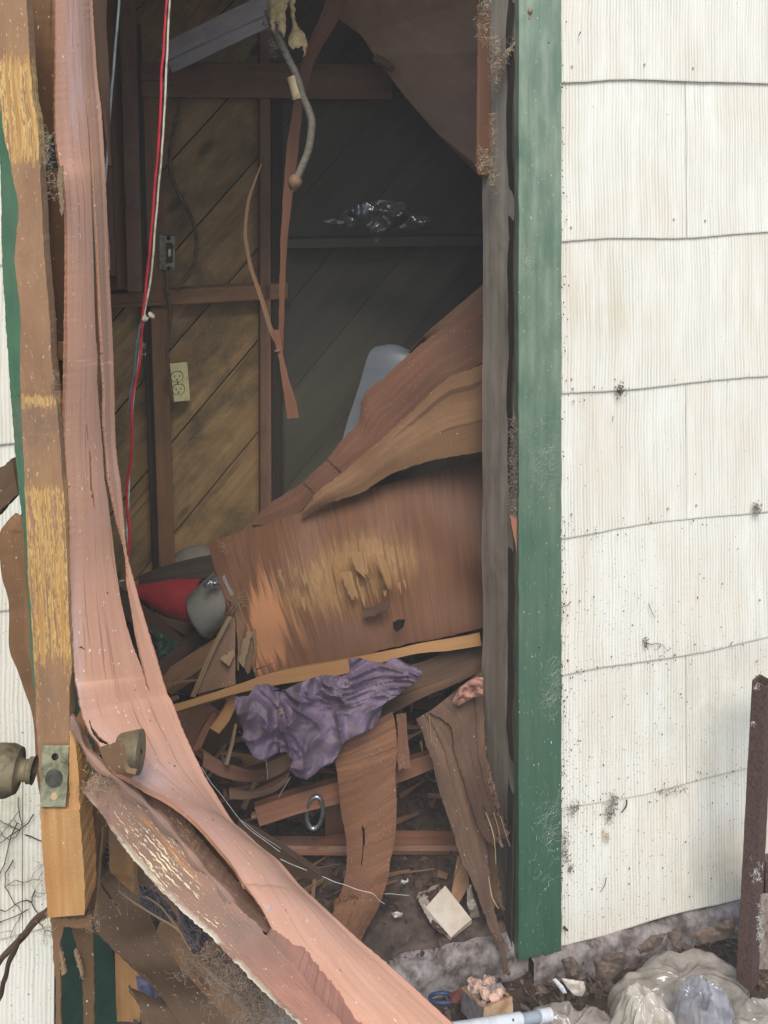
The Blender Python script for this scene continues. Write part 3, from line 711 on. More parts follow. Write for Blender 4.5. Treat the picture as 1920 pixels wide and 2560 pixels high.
# long hanging sliver and thin bent stick
sheet('veneer_sliver',V('B 520,-30,1.95 470,110 400,270 360,400 335,500 320,600 285,820 270,950 250,1250 235,1600 228,2000 230,2080,1.9'),V('B 640,-30,1.95 585,110 480,290 430,400 400,520 375,600 350,850 325,1050 300,1250 275,1500 262,1800 255,2080,1.9'),M['red_board'],th=.004,nu=6,nv=120,jag=.002,wob=.004,
      label='long reddish splinter of plywood hanging from the ceiling behind the conduit',cat='wood splinter')
sheet('veneer_sliver',V('E 190,-60,1.88 228,100 250,250 272,400 276,475,1.86'),V('E 235,-60,1.88 262,120 300,260 335,380 352,470,1.86'),M['red_board'],th=.003,nu=8,nv=40,jag=.0015,jend=.03,
      label='short split end of veneer hanging below the long splinter, cut off square',cat='wood splinter')
sheet('bent_stick',V('A 1545,970,1.9 1500,1080 1462,1200 1443,1370 1455,1480 1480,1600 1540,1780 1590,1950 1640,2060,1.88 ; E 205,60,1.87'),V('A 1552,974,1.9 1514,1083 1481,1200 1464,1370 1477,1480 1503,1600 1566,1780 1618,1950 1668,2060,1.88 ; E 226,60,1.87'),M['ply_tan'],th=.003,nu=2,nv=80,jag=.0006,
      label='thin bowed stick curving down in front of the corner post',cat='stick')
# flexible conduit with its sleeve, end bulb and torn insulation
cnd=thing('flexible_conduit',P(735,470,1.8),'grey flexible metal conduit hanging from the ceiling with a taped sleeve','conduit')
pth=resample(V('B 165,60,1.8 195,150 240,250 285,350 330,440 370,570 405,650 424,720 420,800 405,890 375,970 345,1040 330,1080,1.78'),220)
bm=bmesh.new(); uvl=bm.loops.layers.uv.new('UVMap'); addtube(bm,pth,lambda t:.0085+.0005*math.sin(t*520),10,uvl); fin(bm,'hose',M['flex'],cnd)
tube('sleeve',V('B 312,450,1.8 335,515 352,585,1.8'),.0155,M['tape'],n=12,seg=12,wob=.002,parent=cnd)
tube('end_cap',V('B 335,1040,1.78 326,1085 318,1130,1.78'),lambda t:.008+.008*math.sin(math.pi*min(1,t*1.05)),M['brown_cable'],n=14,seg=12,wob=.003,parent=cnd)
ins=thing('torn_insulation',P(690,20,1.8),'yellowed insulation paper torn and hanging round the top of the conduit','insulation')
for (a,b) in (('B 150,-20,1.8 165,60 175,130 190,190,1.79','B 230,-20,1.78 225,60 215,120 205,200,1.79'),('B 215,-20,1.78 215,80 225,160 262,232,1.78','B 300,-20,1.79 272,60 270,140 268,236,1.78'),
              ('B 275,-20,1.8 300,90 310,170 285,260 330,300,1.8','B 330,-20,1.8 325,90 345,160 390,220 372,290,1.8'),('B 320,170,1.8 350,230 370,290 376,345,1.8','B 350,160,1.8 385,220 400,270 384,340,1.8')):
    sheet('paper_flap',V(a),V(b),M['tuft'],th=.0012,nu=8,nv=30,bow=.006,jag=.003,wob=.005,jend=.08,parent=ins)
fuzz('frayed_fibre',[(P(*pp('B',180,200),1.79),.007,60,.014,Vector((0,0,.05))),(P(*pp('B',205,290),1.79),.006,40,.014,Vector((.01,0,.03))),(P(*pp('B',160,90),1.79),.006,40,.014,Vector((0,0,.04)))],M['fibre_grey'],.0007,parent=ins)
# wall wiring
def plate(name,z,x0,y0,x1,y1,d,mat,th,lean=0,bev=.0015,**kw):
    """rectangle on the back wall given by photo corners"""
    c=[sz(*pp(z,x,y),d) for x,y in ((x0,y0),(x1,y0-lean),(x1,y1-lean),(x0,y1))]
    bm=bmesh.new(); f=[bm.verts.new(W(s,d,q)) for s,q in c]; b=[bm.verts.new(W(s,d+th,q)) for s,q in c]
    bm.faces.new(f); bm.faces.new(b[::-1])
    for i in range(4): bm.faces.new([f[i],b[i],b[(i+1)%4],f[(i+1)%4]])
    bmesh.ops.recalc_face_normals(bm,faces=bm.faces)
    if bev: bmesh.ops.bevel(bm,geom=bm.edges[:],offset=bev,segments=2,affect='EDGES')
    return fin(bm,name,mat,smooth=False,**kw)
out=thing('wall_outlet',P(445,958,2.36),'cream duplex power outlet on the diagonal wall boards','outlet')
s0,z0=sz(*pp('D',974,146),.905); s1,z1=sz(*pp('D',1108,134),.905); s2,z2=sz(*pp('D',1126,358),.905); s3,z3=sz(*pp('D',996,372),.905)
bm=bmesh.new(); f=[bm.verts.new(W(s,.905,z)) for s,z in ((s0,z0),(s1,z1),(s2,z2),(s3,z3))]; b=[bm.verts.new(W(s,.912,z)) for s,z in ((s0-.001,z0+.001),(s1+.001,z1+.001),(s2+.001,z2-.001),(s3-.001,z3-.001))]
bm.faces.new(f); bm.faces.new(b[::-1])
for i in range(4): bm.faces.new([f[i],b[i],b[(i+1)%4],f[(i+1)%4]])
bmesh.ops.recalc_face_normals(bm,faces=bm.faces); bmesh.ops.bevel(bm,geom=bm.edges[:],offset=.0015,segments=2,affect='EDGES'); fin(bm,'cover_plate',M['outlet'],out,smooth=False)
plate('wall_box','D',988,165,1112,345,.912,M['galv'],.05,12,0,parent=out)
for (cx,cy) in ((1049,217),(1058,292)):
    s,z=sz(*pp('D',cx,cy),.903)
    bm=bmesh.new()
    def disc(r,fl,dep,d0):
        v=[]
        for i in range(28):
            a=i/28*2*math.pi; v.append((r*math.cos(a),max(-fl,min(fl,r*math.sin(a)))))
        f=[bm.verts.new(W(s+x,d0,z+y)) for x,y in v]; b=[bm.verts.new(W(s+x,d0+dep,z+y)) for x,y in v]
        bm.faces.new(f)
        for i in range(28): bm.faces.new([f[i],f[(i+1)%28],b[(i+1)%28],b[i]])
    disc(.0172,.0142,.002,.9035); bmesh.ops.recalc_face_normals(bm,faces=bm.faces)
    rim=fin(bm,'socket_rim',M['outlet_dk'],out,smooth=False)
    bm=bmesh.new(); disc(.0155,.0128,.003,.9015); bmesh.ops.recalc_face_normals(bm,faces=bm.faces)
    fc=fin(bm,'socket_face',M['outlet'],out,smooth=False)
    bm=bmesh.new()
    for (dx,dz,w_,h_) in ((-.0062,.001,.0014,.008),(.0062,.001,.0014,.0066),(-.0074,.0015,.0026,.0014),(.0074,.0015,.0026,.0014)):
        bmesh.ops.create_cube(bm,size=1,matrix=Matrix.Translation(W(s+dx,.9012,z+dz))@Matrix.Rotation(TH,4,'Z')@Matrix.Diagonal((w_,.001,h_,1)))
    bmesh.ops.create_cone(bm,cap_ends=True,segments=12,radius1=.0024,radius2=.0024,depth=.001,matrix=Matrix.Translation(W(s,.9012,z-.0075))@Matrix.Rotation(TH,4,'Z')@Matrix.Rotation(math.pi/2,4,'X'))
    fin(bm,'slot',M['outlet_dk'],out,smooth=False)
s,z=sz(*pp('D',1054,256),.9); bm=bmesh.new(); bmesh.ops.create_uvsphere(bm,u_segments=10,v_segments=6,radius=.003,matrix=Matrix.Translation(W(s,.9045,z))); fin(bm,'screw',M['galv'],out)
sw=thing('switch_box',P(418,640,2.3),'rusty metal switch box without a cover, with a pale toggle, on the stud','switch box')
plate('box_frame','A',944,1392,975,1595,.90,M['galv'],.03,0,.002,parent=sw); plate('yoke','A',972,1402,1036,1602,.895,M['galv'],.02,2,.002,parent=sw)
plate('switch_body','A',984,1440,1024,1560,.888,M['outlet_dk'],.02,2,.002,parent=sw); plate('toggle','A',996,1478,1013,1522,.878,M['outlet'],.02,1,.002,parent=sw)
for y in (1412,1590):
    s,z=sz(*pp('A',1000,y),.892); bm=bmesh.new(); bmesh.ops.create_uvsphere(bm,u_segments=8,v_segments=6,radius=.006,matrix=Matrix.Translation(W(s,.894,z))); fin(bm,'screw',M['black'],sw)
yb=2.3
tube('wall_cable',[W(*([q for q in (sz(*pp('A',x,y),.89),)][0][0:1]),.89,sz(*pp('A',x,y),.89)[1]) for x,y in ((1072,600),(1040,720),(1012,850),(1005,960),(1020,1060),(1070,1170),(1130,1280),(1160,1380),(1165,1470),(1150,1560),(1105,1645),(1045,1705))],.0055,M['brown_cable'],n=80,seg=8,label='brown cable looping down the diagonal boards right of the switch box',cat='cable')
tube('wall_cable',[W(sz(*pp('A',x,y),.885)[0],.885,sz(*pp('A',x,y),.885)[1]) for x,y in ((990,1600),(992,1720),(1010,1840),(1000,1950),(985,2080),(1000,2200),(1010,2300),(1020,2380))],.0055,M['brown_cable'],n=60,seg=8,label='brown cable running down the stud from the switch box to the outlet',cat='cable')
# red and white pair from the ceiling
rd=V('A 988,-20,1.5 975,200 957,450 952,620 940,850 920,1050 905,1250 885,1500 865,1700 848,1850,1.45 ; D 835,60 822,160 800,260 785,350 778,450 783,560 775,700 757,830 752,950 760,1080 768,1150 757,1280 750,1400,1.4')
wt=V('A 992,-20,1.5 982,200 972,420 960,640 948,850 932,1050 912,1250 893,1500 872,1700 842,1850,1.45 ; D 812,60 800,180 780,300 768,420 766,560 757,700 750,820 745,950 738,1100 738,1180 740,1400,1.41')
tube('red_wire',rd,.0023,M['red_wire'],n=160,wob=.001,label='bright red wire running from the ceiling down beside the torn skin',cat='wire')
tube('white_wire',[p+Vector((.0036,.003,0)) for p in wt],.0019,M['white_wire'],n=160,wob=.001,label='off-white wire twisted alongside the red wire',cat='wire')
tube('grey_wire',V('A 708,-20,1.35 695,150 680,330 665,500 650,680 640,850 630,980 622,1080,1.3'),.0021,M['grey_wire'],n=80,wob=.0008,label='thin straight grey wire at upper left of the red wire',cat='wire')
tube('teal_wire',V('A 850,1870,1.46 825,1960 815,2050,1.45 ; D 812,10 806,100 795,200 775,330 762,430,1.44'),.0024,M['teal_wire'],n=60,wob=.002,label='short faded teal wire hanging from the pale wire connector',cat='wire')
tube('wire_offcut',V('A 978,350,1.5 990,420 975,500 985,560 968,610,1.5'),.002,M['grey_wire'],n=30,wob=.002,label='short grey wire tail dangling beside the upper red wire',cat='wire')
tube('wire_connector',V('A 845,1880,1.45 870,1885 905,1860,1.45'),lambda t:.0045+.003*math.sin(t*9),M['white_wire'],n=16,wob=.003,label='pale lumpy wire connector on the red wire below the rail',cat='wire connector')

# ------------------------------------------------------------------ things leaning and lying inside
def lathe(name,prof,mat,loc,axis,n=32,parent=None,cutf=None,smooth=True,**kw):
    """prof: (r, h) pairs revolved round axis"""
    bm=bmesh.new(); ax=Vector(axis).normalized(); a=ax.cross(Vector((.2,1,.1))).normalized(); b=ax.cross(a)
    rings=[[bm.verts.new(loc+ax*h+(a*math.cos(2*math.pi*k/n)+b*math.sin(2*math.pi*k/n))*r) for k in range(n)] for r,h in prof]
    for i in range(len(rings)-1):
        for k in range(n): bm.faces.new([rings[i][k],rings[i][(k+1)%n],rings[i+1][(k+1)%n],rings[i+1][k]])
    if prof[0][0]<.5 and prof[0][0]>0: bm.faces.new(rings[0][::-1])
    bmesh.ops.remove_doubles(bm,verts=bm.verts,dist=1e-5); bmesh.ops.recalc_face_normals(bm,faces=bm.faces)
    return fin(bm,name,mat,parent,smooth=smooth,**kw)
# clear film on the shelf
def crumple(name,outline,d,mat,th=.0006,amp=.02,fs=9,n=44,depthf=None,seed=1,vor=0,label=None,cat=None,parent=None,uvrot=0,lift=None,edge=.12,**kw):
    """crumpled sheet filling an outline traced in the photo; relief is real depth towards the camera. d = depth fn(px,py)"""
    xs=[q[0] for q in outline]; ys=[q[1] for q in outline]; x0,x1,y0,y1=min(xs),max(xs),min(ys),max(ys)
    st=max(x1-x0,y1-y0)/n; nx=int((x1-x0)/st)+2; ny=int((y1-y0)/st)+2
    bm=bmesh.new(); uvl=bm.loops.layers.uv.new('UVMap'); vs={}
    def dist(x,y):
        b=1e9;m=len(outline)
        for i in range(m):
            ax,ay=outline[i][:2];bx,by=outline[(i+1)%m][:2]; dx,dy=bx-ax,by-ay; t=max(0,min(1,((x-ax)*dx+(y-ay)*dy)/(dx*dx+dy*dy+1e-9))); b=min(b,math.hypot(x-ax-dx*t,y-ay-dy*t))
        return b
    def near(x,y):
        b=(1e9,x,y);m=len(outline)
        for i in range(m):
            ax,ay=outline[i][:2];bx,by=outline[(i+1)%m][:2]; dx,dy=bx-ax,by-ay; t=max(0,min(1,((x-ax)*dx+(y-ay)*dy)/(dx*dx+dy*dy+1e-9))); q=(math.hypot(x-ax-dx*t,y-ay-dy*t),ax+dx*t,ay+dy*t)
            if q[0]<b[0]: b=q
        return b
    W_=max(x1-x0,y1-y0)
    def get(i,j):
        if (i,j) in vs: return vs[i,j]
        x=x0-st*.5+i*st; y=y0-st*.5+j*st
        if not inpoly(x,y,outline): _,x,y=near(x,y)
        D=d(x,y) if callable(d) else d
        e=min(1,dist(x,y)/(W_*edge)); h=depthf(x,y) if depthf else 0
        p=P(x,y,D); r=0
        wq=Vector((p.x*fs*.7,p.z*fs*.7,seed+3)); wx_=.5*noise.noise(wq); wz_=.5*noise.noise(wq+Vector((9,4,2)))
        for o_ in range(4):
            f_=fs*(1.9**o_); q=Vector((p.x*f_+wx_,p.z*f_+wz_,seed+o_*5.1)); r+=((1-min(1,abs(noise.noise(q))*2.6)) if not vor else (1.5*noise.voronoi(q)[0][0]-.2))*(.6**o_)
        Y=D-amp*(r*.55)*(.35+.65*e)-h
        v=bm.verts.new(P(x,y,Y) if lift is None else P(x,y,Y)+Vector((0,0,0))); vs[i,j]=v; return v
    for i in range(nx):
        for j in range(ny):
            cx,cy=x0-st*.5+(i+.5)*st,y0-st*.5+(j+.5)*st
            if inpoly(cx,cy,outline):
                f=bm.faces.new([get(i,j),get(i+1,j),get(i+1,j+1),get(i,j+1)])
                for l,q in zip(f.loops,((i,j),(i+1,j),(i+1,j+1),(i,j+1))): l[uvl].uv=(q[0]*st/F*1.8,q[1]*st/F*1.8)
    bmesh.ops.remove_doubles(bm,verts=bm.verts,dist=1e-6)
    if th:      # back face, offset along the view
        cp={v:bm.verts.new(v.co+(v.co-Vector((0,0,CZ))).normalized()*th) for v in list(bm.verts)}
        fs0=list(bm.faces); be=[e for e in bm.edges if len(e.link_faces)==1]
        for f in fs0:
            g=bm.faces.new([cp[v] for v in reversed(f.verts)])
            for l,m_ in zip(g.loops,reversed(list(f.loops))): l[uvl].uv=m_[uvl].uv
        for e in be:
            a,b=e.verts
            try: bm.faces.new([a,b,cp[b],cp[a]])
            except ValueError: pass
        bmesh.ops.recalc_face_normals(bm,faces=bm.faces)
    return fin(bm,name,mat,parent,label=label,cat=cat,auto=70,**kw)
crumple('plastic_film',pts('B 490,1310,1 560,1290,1 620,1250,1 700,1210,1 830,1180,1 980,1200,1 1010,1260,1 1150,1290,1 1150,1340,1 1060,1365,1 900,1350,1 860,1400,1 800,1440,1 750,1340,1 640,1340,1 520,1335,1'),2.22,M['film_dark'],amp=.05,fs=11,n=60,seed=4,
        label='crumpled clear plastic film glinting on the dark shelf at the back',cat='plastic film')
# white plastic panel leaning behind the sheets
sheet('plastic_tray',V('E 600,620,2.3 640,470 700,290 740,150 765,80 800,42 835,33,2.36'),V('E 900,700,2.25 960,500 1000,330 1020,200 1030,120 1025,80 1012,64,2.33'),M['blue_white'],th=.012,nu=14,nv=40,bow=.01,label='bluish white plastic tray with rounded corners standing behind the leaning sheets',cat='plastic tray')
# leaning plywood sheets, back to front
sheet('plywood_sheet',V('E 1000,75,2.16 1060,10 1130,-60 1440,-330 1600,-460,2.0'),V('E 1060,80,2.16 1200,140 1315,205 1440,150 1600,60,2.0'),M['ply'],th=.006,nu=14,nv=40,wob=.01,jag=.002,
      label='dull brown plywood sheet at the top of the leaning pile beside the door jamb',cat='plywood sheet')
hol=[[pp('E',*q) for q in h] for h in (((506,708),(516,706),(606,786),(598,796)),((366,846),(374,840),(444,912),(436,918)))]
sheet('plywood_sheet',V('E 62,1080,2.05 160,985 272,905 375,842 440,775 512,708 605,590 700,480 730,330 860,215 1010,80 1130,-20 1400,-200,2.05'),V('E 70,1100,2.04 200,1075 350,1020 440,915 600,790 700,710 830,600 960,480 1090,360 1220,235 1300,205 1370,170 1500,90,2.0'),M['ply_red'],th=.006,nu=26,nv=150,wob=.008,jag=.0025,holes=hol,
      label='long red-brown plywood strip leaning up to the right, pointed at its left end',cat='plywood sheet')
sheet('plywood_sheet',V('E 355,1030,1.98 440,915 600,790 720,690 830,595 1000,440 1110,330 1230,225 1320,190 1480,120,1.9'),V('E 375,1040,1.97 470,985 600,945 730,900 860,815 960,770 1080,730 1200,700 1320,680 1480,650,1.88'),M['ply_tan'],th=.006,nu=24,nv=110,wob=.01,jag=.002,bow=.008,
      label='bowed brown plywood sheet fanning out above the peeling panel',cat='plywood sheet')
# the big peeling panel
def peel(x,y,u,v): return .1+.62*gs(x,y,915,1410,130,95)+.5*gs(x,y,750,1490,150,100)+.15*gs(x,y,1060,1380,110,70)-.2*max(0,min(1,(x-1050)/120))
def orange(x,y,u,v): return .12+.65*gs(x,y,665,1560,60,150)+.3*gs(x,y,800,1590,110,60)
def damp_dark(x,y,u,v): return min(1,.9*gs(x,y,880,1600,190,50)+.35*gs(x,y,800,1290,300,50)+.6*max(0,min(1,(x-1020)/150)))  # moist lower band; top edge and right end only darker
sheet('peeling_panel',V('X 522,1358,2.02 600,1330 760,1278 850,1245 950,1215 1160,1160 1250,1140 1330,1120,1.98'),V('X 640,1695,1.86 700,1685 790,1665 880,1645 1000,1615 1120,1590 1230,1565 1340,1540,1.88'),M['panel'],th=.006,nu=60,nv=110,bow=.02,wob=.022,jag=.0022,attr={'peel':peel,'orange':orange,'damp_dark':damp_dark},
      disp=lambda u,v,p:-.012*math.exp(-((v-.85)/.09)**2-((u-.62)/.12)**2),label='large warped brown plywood panel with its face veneer peeling in ragged streaks',cat='plywood panel')
# flakes standing off the panel
fl=thing('veneer_flakes',P(920,1500,1.9),'ragged pale veneer flakes lifting off the middle of the peeling panel','veneer flakes')
for (a,b) in (('E 650,1255,1.895 690,1360 730,1425,1.86','E 740,1255,1.895 755,1350 768,1430,1.86'),('E 590,1380,1.89 620,1440 660,1560,1.86','E 660,1370,1.89 680,1450 705,1568,1.86'),('E 780,1260,1.885 820,1360 880,1510,1.85','E 860,1300,1.885 890,1400 893,1520,1.86'),
              ):
    sheet('flake',V(a),V(b),M['flake'],th=.0008,nu=8,nv=20,jag=.0025,jend=.3,jf=7,wob=.008,parent=fl)
rnd=random.Random(31)
for k in range(16):
    x=rnd.uniform(690,1010); y=rnd.uniform(1395,1490)+(x-850)*-.12; ln=rnd.uniform(14,52); w_=rnd.uniform(1.5,6); D0=1.9-(y-1400)*.0003
    sheet('flake',[P(x,y,D0-.004),P(x+ln*.12,y+ln*.5,D0-.012),P(x+ln*.3,y+ln,D0-.02)],[P(x+w_*2,y-2,D0-.004),P(x+w_*1.4+ln*.14,y+ln*.5,D0-.012),P(x+ln*.31+.6,y+ln,D0-.02)],M['flake'],th=.0007,nu=3,nv=8,jag=.0006,wob=.004,parent=fl)
sheet('torn_patch',V('E 715,1580,1.86 800,1560 885,1548,1.86'),V('E 725,1632,1.845 800,1615 875,1590,1.845'),M['dark_board'],th=.002,nu=8,nv=26,wob=.02,jag=.006,label='small torn flap of veneer below the flakes on the peeling panel',cat='veneer flap')
slab('knot_plug',V('E 905,1680,1.84 935,1662,1.84 978,1660,1.84 970,1700,1.84 930,1732,1.84 908,1712,1.84'),M['black'],th=.004,label='dark knot hole plug near the lower edge of the peeling panel',cat='knot')
# yellow batten under it
bt=V('J 150,1372,1.8 430,1290 700,1200 1000,1100 1300,1040 1600,990,1.84 ; E 940,1825 1100,1790 1240,1770 1420,1735,1.84'); bb=V('J 175,1432,1.79 450,1345 720,1270 1020,1205 1300,1160 1620,1105,1.83 ; E 950,1880 1110,1850 1250,1840 1430,1810,1.83')
sheet('yellow_batten',bt,bb,M['batten'],th=.012,nu=6,nv=80,jag=.0006,label='long yellowish batten lying under the peeling panel and above the purple cloth',cat='batten')
# darker lower panel whose bright edge slopes down to the left
sheet('lower_panel',V('J 800,1290,1.84 ; X 760,1725 900,1690 1050,1655 1130,1620 1210,1598 1330,1560,1.88'),V('H 560,490,1.78 620,462 800,352 950,270 1100,190 1270,120 1430,40 1650,-60,1.84'),M['dark_board'],th=.007,nu=24,nv=80,wob=.01,jag=.001,label='dark plywood panel with a pale lower edge, half covered by the purple cloth',cat='plywood panel')
# ------------------------------------------------------------------ purple cloth
co=pts('J 690,1300,1 745,1296,1 800,1290,1 860,1200,1 960,1192,1 1040,1230,1 1100,1262,1 ; H 190,158,1 270,150,1 350,108,1 430,82,1 490,62,1 600,70,1 650,50,1 ; E 640,1890,1 700,1880,1 770,1900,1 860,1915,1 890,1885,1 930,1880,1 970,1905,1 1030,1935,1 1082,1965,1 ; H 1080,70,1 1020,120,1 930,190,1 850,240,1 830,310,1 790,380,1 700,420,1 620,462,1 580,540,1 540,595,1 480,615,1 450,650,1 395,686,1 340,672,1 290,630,1 310,570,1 270,520,1 220,530,1 150,572,1 85,560,1 20,450,1 0,440,1 ; J 760,1600,1 720,1500,1 690,1400,1 670,1350,1')
def clothd(x,y):
    t=(x-600)/450; return 1.76+.02*t-.05*math.sin(max(0,min(1,(y-1640)/260))*1.6)
def rid(x,y,z): return 1-min(1,abs(noise.noise(Vector((x,y,z))))*2.6)
def folds(x,y):
    wx=x+46*noise.noise(Vector((x*.009,y*.009,2.2))); wy=y+46*noise.noise(Vector((x*.009,y*.009,7.7)))
    a=math.radians(58 if x<700 else 40)+.5*math.sin((x-560)/95)+.35*math.sin(y/60)
    wx-=750; wy-=1780; u=(wx*math.cos(a)+wy*math.sin(a)); v=(-wx*math.sin(a)+wy*math.cos(a))
    h=.050*rid(u/210,v/74,1)**2.4+.024*rid(u/120,v/44,4)**2.2+.008*rid(u/60,v/22,9)**1.5+.003*rid(u/24,v/14,3)
    flat=math.exp(-((x-960)/100)**2-((y-1690)/60)**2)
    return h*(1-.6*flat)-.03*math.exp(-((x-690)/14)**2-((y-1800)/60)**2)+.03*math.exp(-((x-640)/40)**2-((y-1830)/110)**2)+.025*math.exp(-((x-780)/80)**2-((y-1830)/70)**2)
crumple('purple_cloth',co,clothd,M['cloth'],th=.0025,amp=.004,fs=18,n=170,seed=8,depthf=folds,edge=.05,label='crumpled dusty purple cloth draped over the debris below the peeling panel',cat='cloth')
fuzz('lint',[(P(*pp('J',820,1560),1.68),.009,40,.007,Vector((0,0,.02))),(P(*pp('J',1060,1440),1.68),.005,20,.006,Vector((0,0,0)))],M['fibre'],.0006,kind='stuff',label='pale lint and crumbs stuck on the purple cloth',cat='lint')
# ------------------------------------------------------------------ left of the panel: bucket, red funnel, boards
lathe('bowl',[(.004,0),(.03,.002),(.06,.012),(.082,.035),(.09,.06),(.092,.07),(.087,.068)],M['white_pl'],P(*pp('D',1115,1370),2.3)-Vector((0,0,.0)),(-.1,-.5,-.55) if 0 else (.1,.7,-.72),n=40,label='pale upturned plastic bowl behind the red funnel',cat='bowl')
lathe('red_funnel',[(.006,-.02),(.012,0),(.032,.06),(.044,.10),(.052,.16),(.05,.162),(.042,.1)],M['red_pl'],P(*pp('D',800,1485),2.12),(.97,-.1,-.12),n=36,label='red plastic funnel lying on its side among the boards',cat='funnel')
lathe('white_bucket',[(.002,0),(.046,.0),(.054,.008),(.064,.11),(.068,.112),(.068,.12),(.062,.118),(.06,.10),(.05,.02)],M['white_pl'],P(*pp('D',1165,1650),1.98),(.72,.12,.5),n=40,label='dusty white plastic bucket tipped over beside the peeling panel',cat='bucket')
crumple('foil_scrap',pts('D 1200,1450,1 1260,1395,1 1300,1400,1 1310,1460,1 1250,1470,1 1215,1480,1'),1.93,M['steel'],amp=.02,fs=30,n=26,seed=3,label='crumpled foil scrap in the mouth of the white bucket',cat='foil')
def brd(a,b,dirn=1,mat='ply_tan',th=.012,name='loose_board',nv=24,**kw): return sheet(name,V(a),V(b),M[mat],th=th,nu=6,nv=nv,jag=kw.pop('jag',.0008),wob=kw.pop('wob',.002),**kw)
brd('D 820,1400,2.2 1000,1330 1300,1260,2.2','D 820,1470,2.16 1000,1440 1300,1400,2.16',mat='jamb_dark',label='dark board lying behind the red funnel',cat='board')
brd('J -20,520,2.12 200,620 430,770 620,880,2.0','J -40,590,2.1 160,720 350,830 520,960,1.98',mat='dark_board',th=.02,label='dark brown board slanting down to the right under the bucket',cat='board')
crumple('plastic_bag',pts('J -40,700,1 60,760,1 200,830,1 350,870,1 340,900,1 200,1020,1 70,1110,1 -40,1000,1'),2.02,M['green_bag'],amp=.05,fs=9,n=40,seed=6,label='dark green plastic bag lying low behind the pink door skin',cat='plastic bag')
brd('J 60,1110,1.98 280,970 520,815,1.96','J 120,1245,1.93 320,1130 540,960,1.93',mat='ply_tan',th=.02,label='tan board rising to the right between the green bag and the batten',cat='board')
brd('J 620,640,1.9 480,930 320,1290,1.86','J 690,640,1.9 690,930 690,1200,1.86',mat='ply',th=.006,nv=30,label='brown panel standing on edge left of the peeling panel',cat='panel')
brd('J 630,630,1.88 470,940 315,1300,1.85','J 642,630,1.875 486,940 332,1300,1.845',mat='splint',th=.008,nv=30,label='pale edge strip of the panel left of the peeling panel',cat='wood strip')
spl=thing('splintered_corner',P(610,1560,1.88),'split pale wood fibres at the torn left edge of the peeling panel','splinters')
for (a,b,mt) in (('J 680,500,1.9 700,700 710,900 715,1090,1.87','J 740,560,1.9 770,700 735,900 722,1090,1.87','ply_tan'),('J 715,1000,1.86 760,830 800,745,1.87','J 760,1060,1.86 800,900 838,760,1.87','splint'),
                 ('J 560,980,1.86 620,940 680,890,1.88','J 640,1045,1.85 660,1000 690,950,1.87','splint'),('J 750,1010,1.87 770,1080 790,1120,1.86','J 840,780,1.88 835,960 800,1110,1.86','ply'),
                 ('J 830,740,1.88 850,900 850,1110,1.85','J 862,740,1.88 864,900 864,1110,1.85','ply_tan'),('J 560,520,1.95 600,640 640,760,1.9','J 640,500,1.92 690,620 700,760,1.9','ply_red')):
    sheet('splinter',V(a),V(b),M[mt],th=.0025,nu=8,nv=30,jag=.003,jend=.04,wob=.006,parent=spl)
fuzz('frayed_tuft',[(P(*pp('J',700,510),1.88),.006,26,.03,Vector((.01,0,.0)))],M['splint'],.0009,parent=spl)
brd('J 480,1560,1.82 560,1450 640,1310,1.84','J 555,1608,1.82 640,1500 720,1330,1.84',mat='batten',th=.018,label='short yellow stick end sticking out under the batten left of the cloth',cat='stick')
brd('J 190,1440,1.9 330,1390 480,1350,1.9','J 330,1760,1.84 400,1650 560,1420,1.86',mat='ply_red',th=.006,label='red-brown panel under the left end of the batten',cat='panel')
brd('J 330,1750,1.83 420,1560 500,1430,1.85','J 400,1740,1.83 460,1600 540,1440,1.85',mat='red_board',th=.01,label='narrow reddish board leaning under the batten beside the door skin',cat='board')
brd('J 595,1860,1.78 650,1680 690,1520,1.82','J 632,1866,1.78 675,1700 705,1530,1.82',mat='splint',th=.006,label='thin pale stick standing on end beside the cloth',cat='stick')
brd('J 570,1800,1.8 585,1830 600,1850,1.8','J 585,1790,1.8 605,1820 615,1840,1.8',mat='steel',th=.003,nv=6,label='tiny bright metal clip beside the thin pale stick',cat='clip')
# bowed boards under the cloth
sheet('bowed_strip',V('J 340,1740,1.84 450,1820 600,1880 760,1890 900,1850 1040,1790 1160,1740,1.8'),V('J 420,1880,1.8 560,1960 700,2000 860,2010 1000,1990 1100,1950 1190,1900,1.78'),M['ply_red'],th=.004,nu=10,nv=60,bow=.02,wob=.004,label='red-brown strip bowed like a hoop below the purple cloth',cat='wood strip')
sheet('bowed_strip',V('H -60,730,1.8 60,745 180,700 290,640,1.76'),V('H -60,800,1.78 60,800 200,760 290,690,1.75'),M['ply'],th=.004,nu=6,nv=30,bow=.006,label='second bowed strip just under the hoop-like strip',cat='wood strip')
brd('H 150,590,1.75 220,560 300,520,1.74','H 175,680,1.75 240,650 310,600,1.74',mat='ply_tan',th=.01,label='short brown board end with two grooves under the cloth hem',cat='board')
